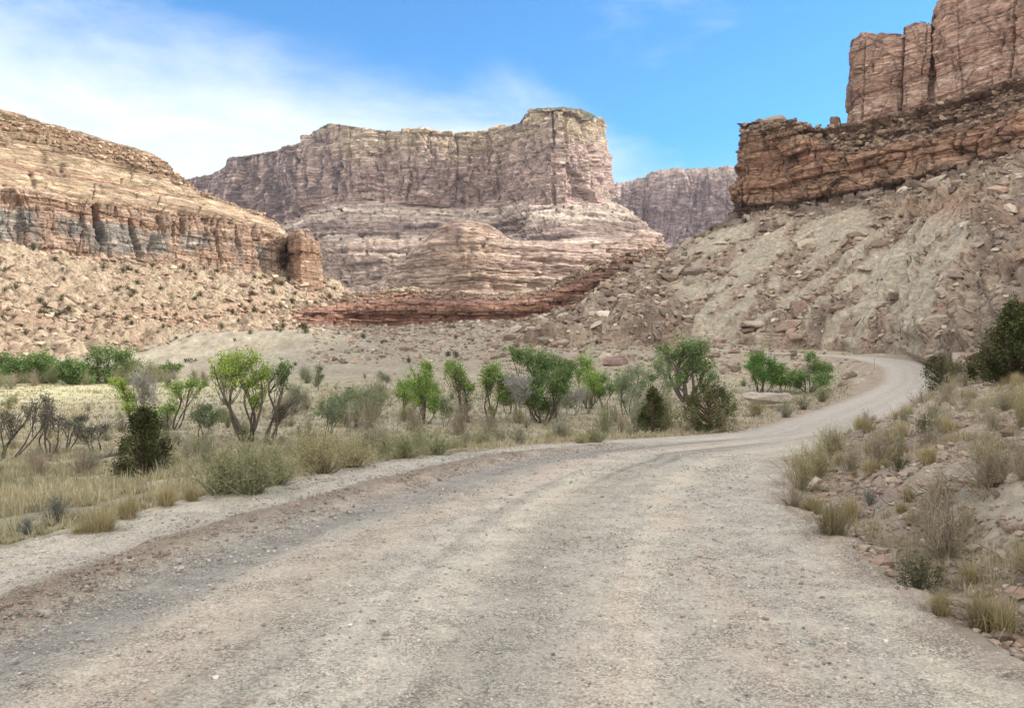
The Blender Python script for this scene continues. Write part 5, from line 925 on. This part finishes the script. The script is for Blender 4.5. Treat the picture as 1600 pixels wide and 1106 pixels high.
# grass: the tan ground cover of the valley floor and of the bank
rg = np.random.default_rng(21)
q, d, s, px = ground_pts(46000, rg, -80, 1330, 7.5, 150, .15, lambda px, Y, d, s, X: (s < 0) & ((fbm(X/3.5, Y/3.5, 0*X+60, 3) > -.22) | (d < 1.0)))
n1_ = fbm(q[:, 0]/5, q[:, 1]/5, 0*q[:, 0]+70, 3)[:, None]; gc = lerp(C(.44, .39, .285), C(.29, .285, .195), ss(-.1, .5, n1_)); gc = lerp(gc, C(.49, .445, .33), ss(.1, .6, -n1_)); gc = gc*rg.uniform(.75, 1.2, (len(q), 1))
hg = np.exp(rg.normal(-1.95, .42, len(q))).clip(.05, .42)*(1+q[:, 1]/130)*(.45+.55*ss(0, 1.5, d)); wd = .0035+q[:, 1]*.00022
v, f, c = grass_mesh(rg, q, hg, 9, gc, .9, wd[:, None] if False else wd, .5)
tag(mesh_obj('valley_grass', v, f, M_plant, c, False), kind='stuff')
q, d, s, px = ground_pts(9500, rg, 1200, 1680, 5, 60, .35, lambda px, Y, d, s, X: (s > 0) & (fbm(X/1.5, Y/1.5, 0*X+60, 3) > .0+.25*(Y < 14)))
gc = lerp(C(.46, .40, .29), C(.33, .29, .21), rg.random((len(q), 1))); hg = rg.uniform(.06, .16, len(q))*(1+q[:, 1]/25); wd = .002+q[:, 1]*.0002
v, f, c = grass_mesh(rg, q, hg, 8, gc, .9, wd, .7); tag(mesh_obj('bank_grass', v, f, M_plant, c, False), kind='stuff')

rt = np.random.default_rng(44); q, d, s, px = ground_pts(2600, rt, 1190, 1680, 5, 42, .3, lambda px, Y, d, s, X: (s > 0) & (fbm(X/.9, Y/.9, 0*X+80, 3) > .0)); tb = MB()
for p in q[:900]:
    L_ = rt.uniform(.05, .28)*(1+p[1]/30); a_ = rt.uniform(0, 6.28); e = p+np.array([math.cos(a_), math.sin(a_), rt.uniform(-.05, .55)])*L_; v, f = tube(bend(p+np.array([0, 0, .01]), e, rt, .12, 4), np.linspace(.004, .0015, 4)*(1+p[1]/14), 3); tb.add(v, f, rcols(rt, 1, [C(.30, .26, .22), C(.16, .13, .11), C(.38, .33, .27)])[0])
tag(tb.build('twig_litter', M_plant, None, False), kind='stuff')
# fallen dark log, thin road marker post
X, Y, z = hit(170, 722, 10, 100); k = Y/F; lg = MB(); rl = np.random.default_rng(4)
for a0, a1, rad in [((-30, 0, 4), (34, .8, 9), 4.5), ((-10, .3, 8), (-28, .4, 3), 2.2), ((20, .3, 10), (44, .2, 16), 1.5), ((0, 0, 9), (12, -.3, 20), 1.2)]:
    p = bend(np.array([a0[0]*k, a0[1], a0[2]*k]), np.array([a1[0]*k, a1[1], a1[2]*k]), rl, .06, 9); v, f = tube(p, np.linspace(rad*k, rad*k*.5, 9), 7); lg.add(v, f, C(.13, .115, .105))
o = lg.build('fallen_log', M_wood); o.location = (X, Y, z); tag(o, 'weathered dark fallen log in the grass left of the upright juniper', 'log')
X, Y, z = hit(1366, 578, 60, 240); o = bpy.data.objects.new('marker_post', None); scene.collection.objects.link(o); o.location = (X, Y, z); tag(o, 'thin road marker post on the inner edge of the bend', 'post')
pm, pt, pp = base_mat('post_paint'); pp.inputs['Base Color'].default_value = (.30, .28, .25, 1)
b = MB(); v, f = tube([(0, 0, -.1), (0, 0, 1.0), (0, 0, 2.0)], [.05, .045, .04], 6); b.add(v, f, C(.3, .28, .25)); b.build('post', pm, o)
b = MB(); v, f = tube([(0, -.06, 1.78), (0, -.06, 1.98)], [.06, .06], 8); b.add(v, f, C(.5, .45, .4)); b.build('reflector', pm, o)

# thin desert air: far things fade a little
hb = bpy.data.materials.new('haze_air'); hb.use_nodes = True; ht = hb.node_tree; ht.nodes.clear(); ho = N(ht, 'ShaderNodeOutputMaterial'); hv = N(ht, 'ShaderNodeVolumePrincipled'); hv.inputs['Color'].default_value = (.62, .72, 1.0, 1); hv.inputs['Density'].default_value = .00003; hv.inputs['Anisotropy'].default_value = .2
ht.links.new(hv.outputs[0], ho.inputs['Volume'])
x0, x1, y0, y1, z0, z1 = -30000., 30000., -200., 4700., -12., 1500.
hvx = np.array([[x, y, z] for x in (x0, x1) for y in (y0, y1) for z in (z0, z1)]); hfx = np.array([[0, 1, 3, 2], [4, 6, 7, 5], [0, 4, 5, 1], [2, 3, 7, 6], [0, 2, 6, 4], [1, 5, 7, 3]])
tag(mesh_obj('haze', hvx, hfx, hb, None, False), kind='stuff')
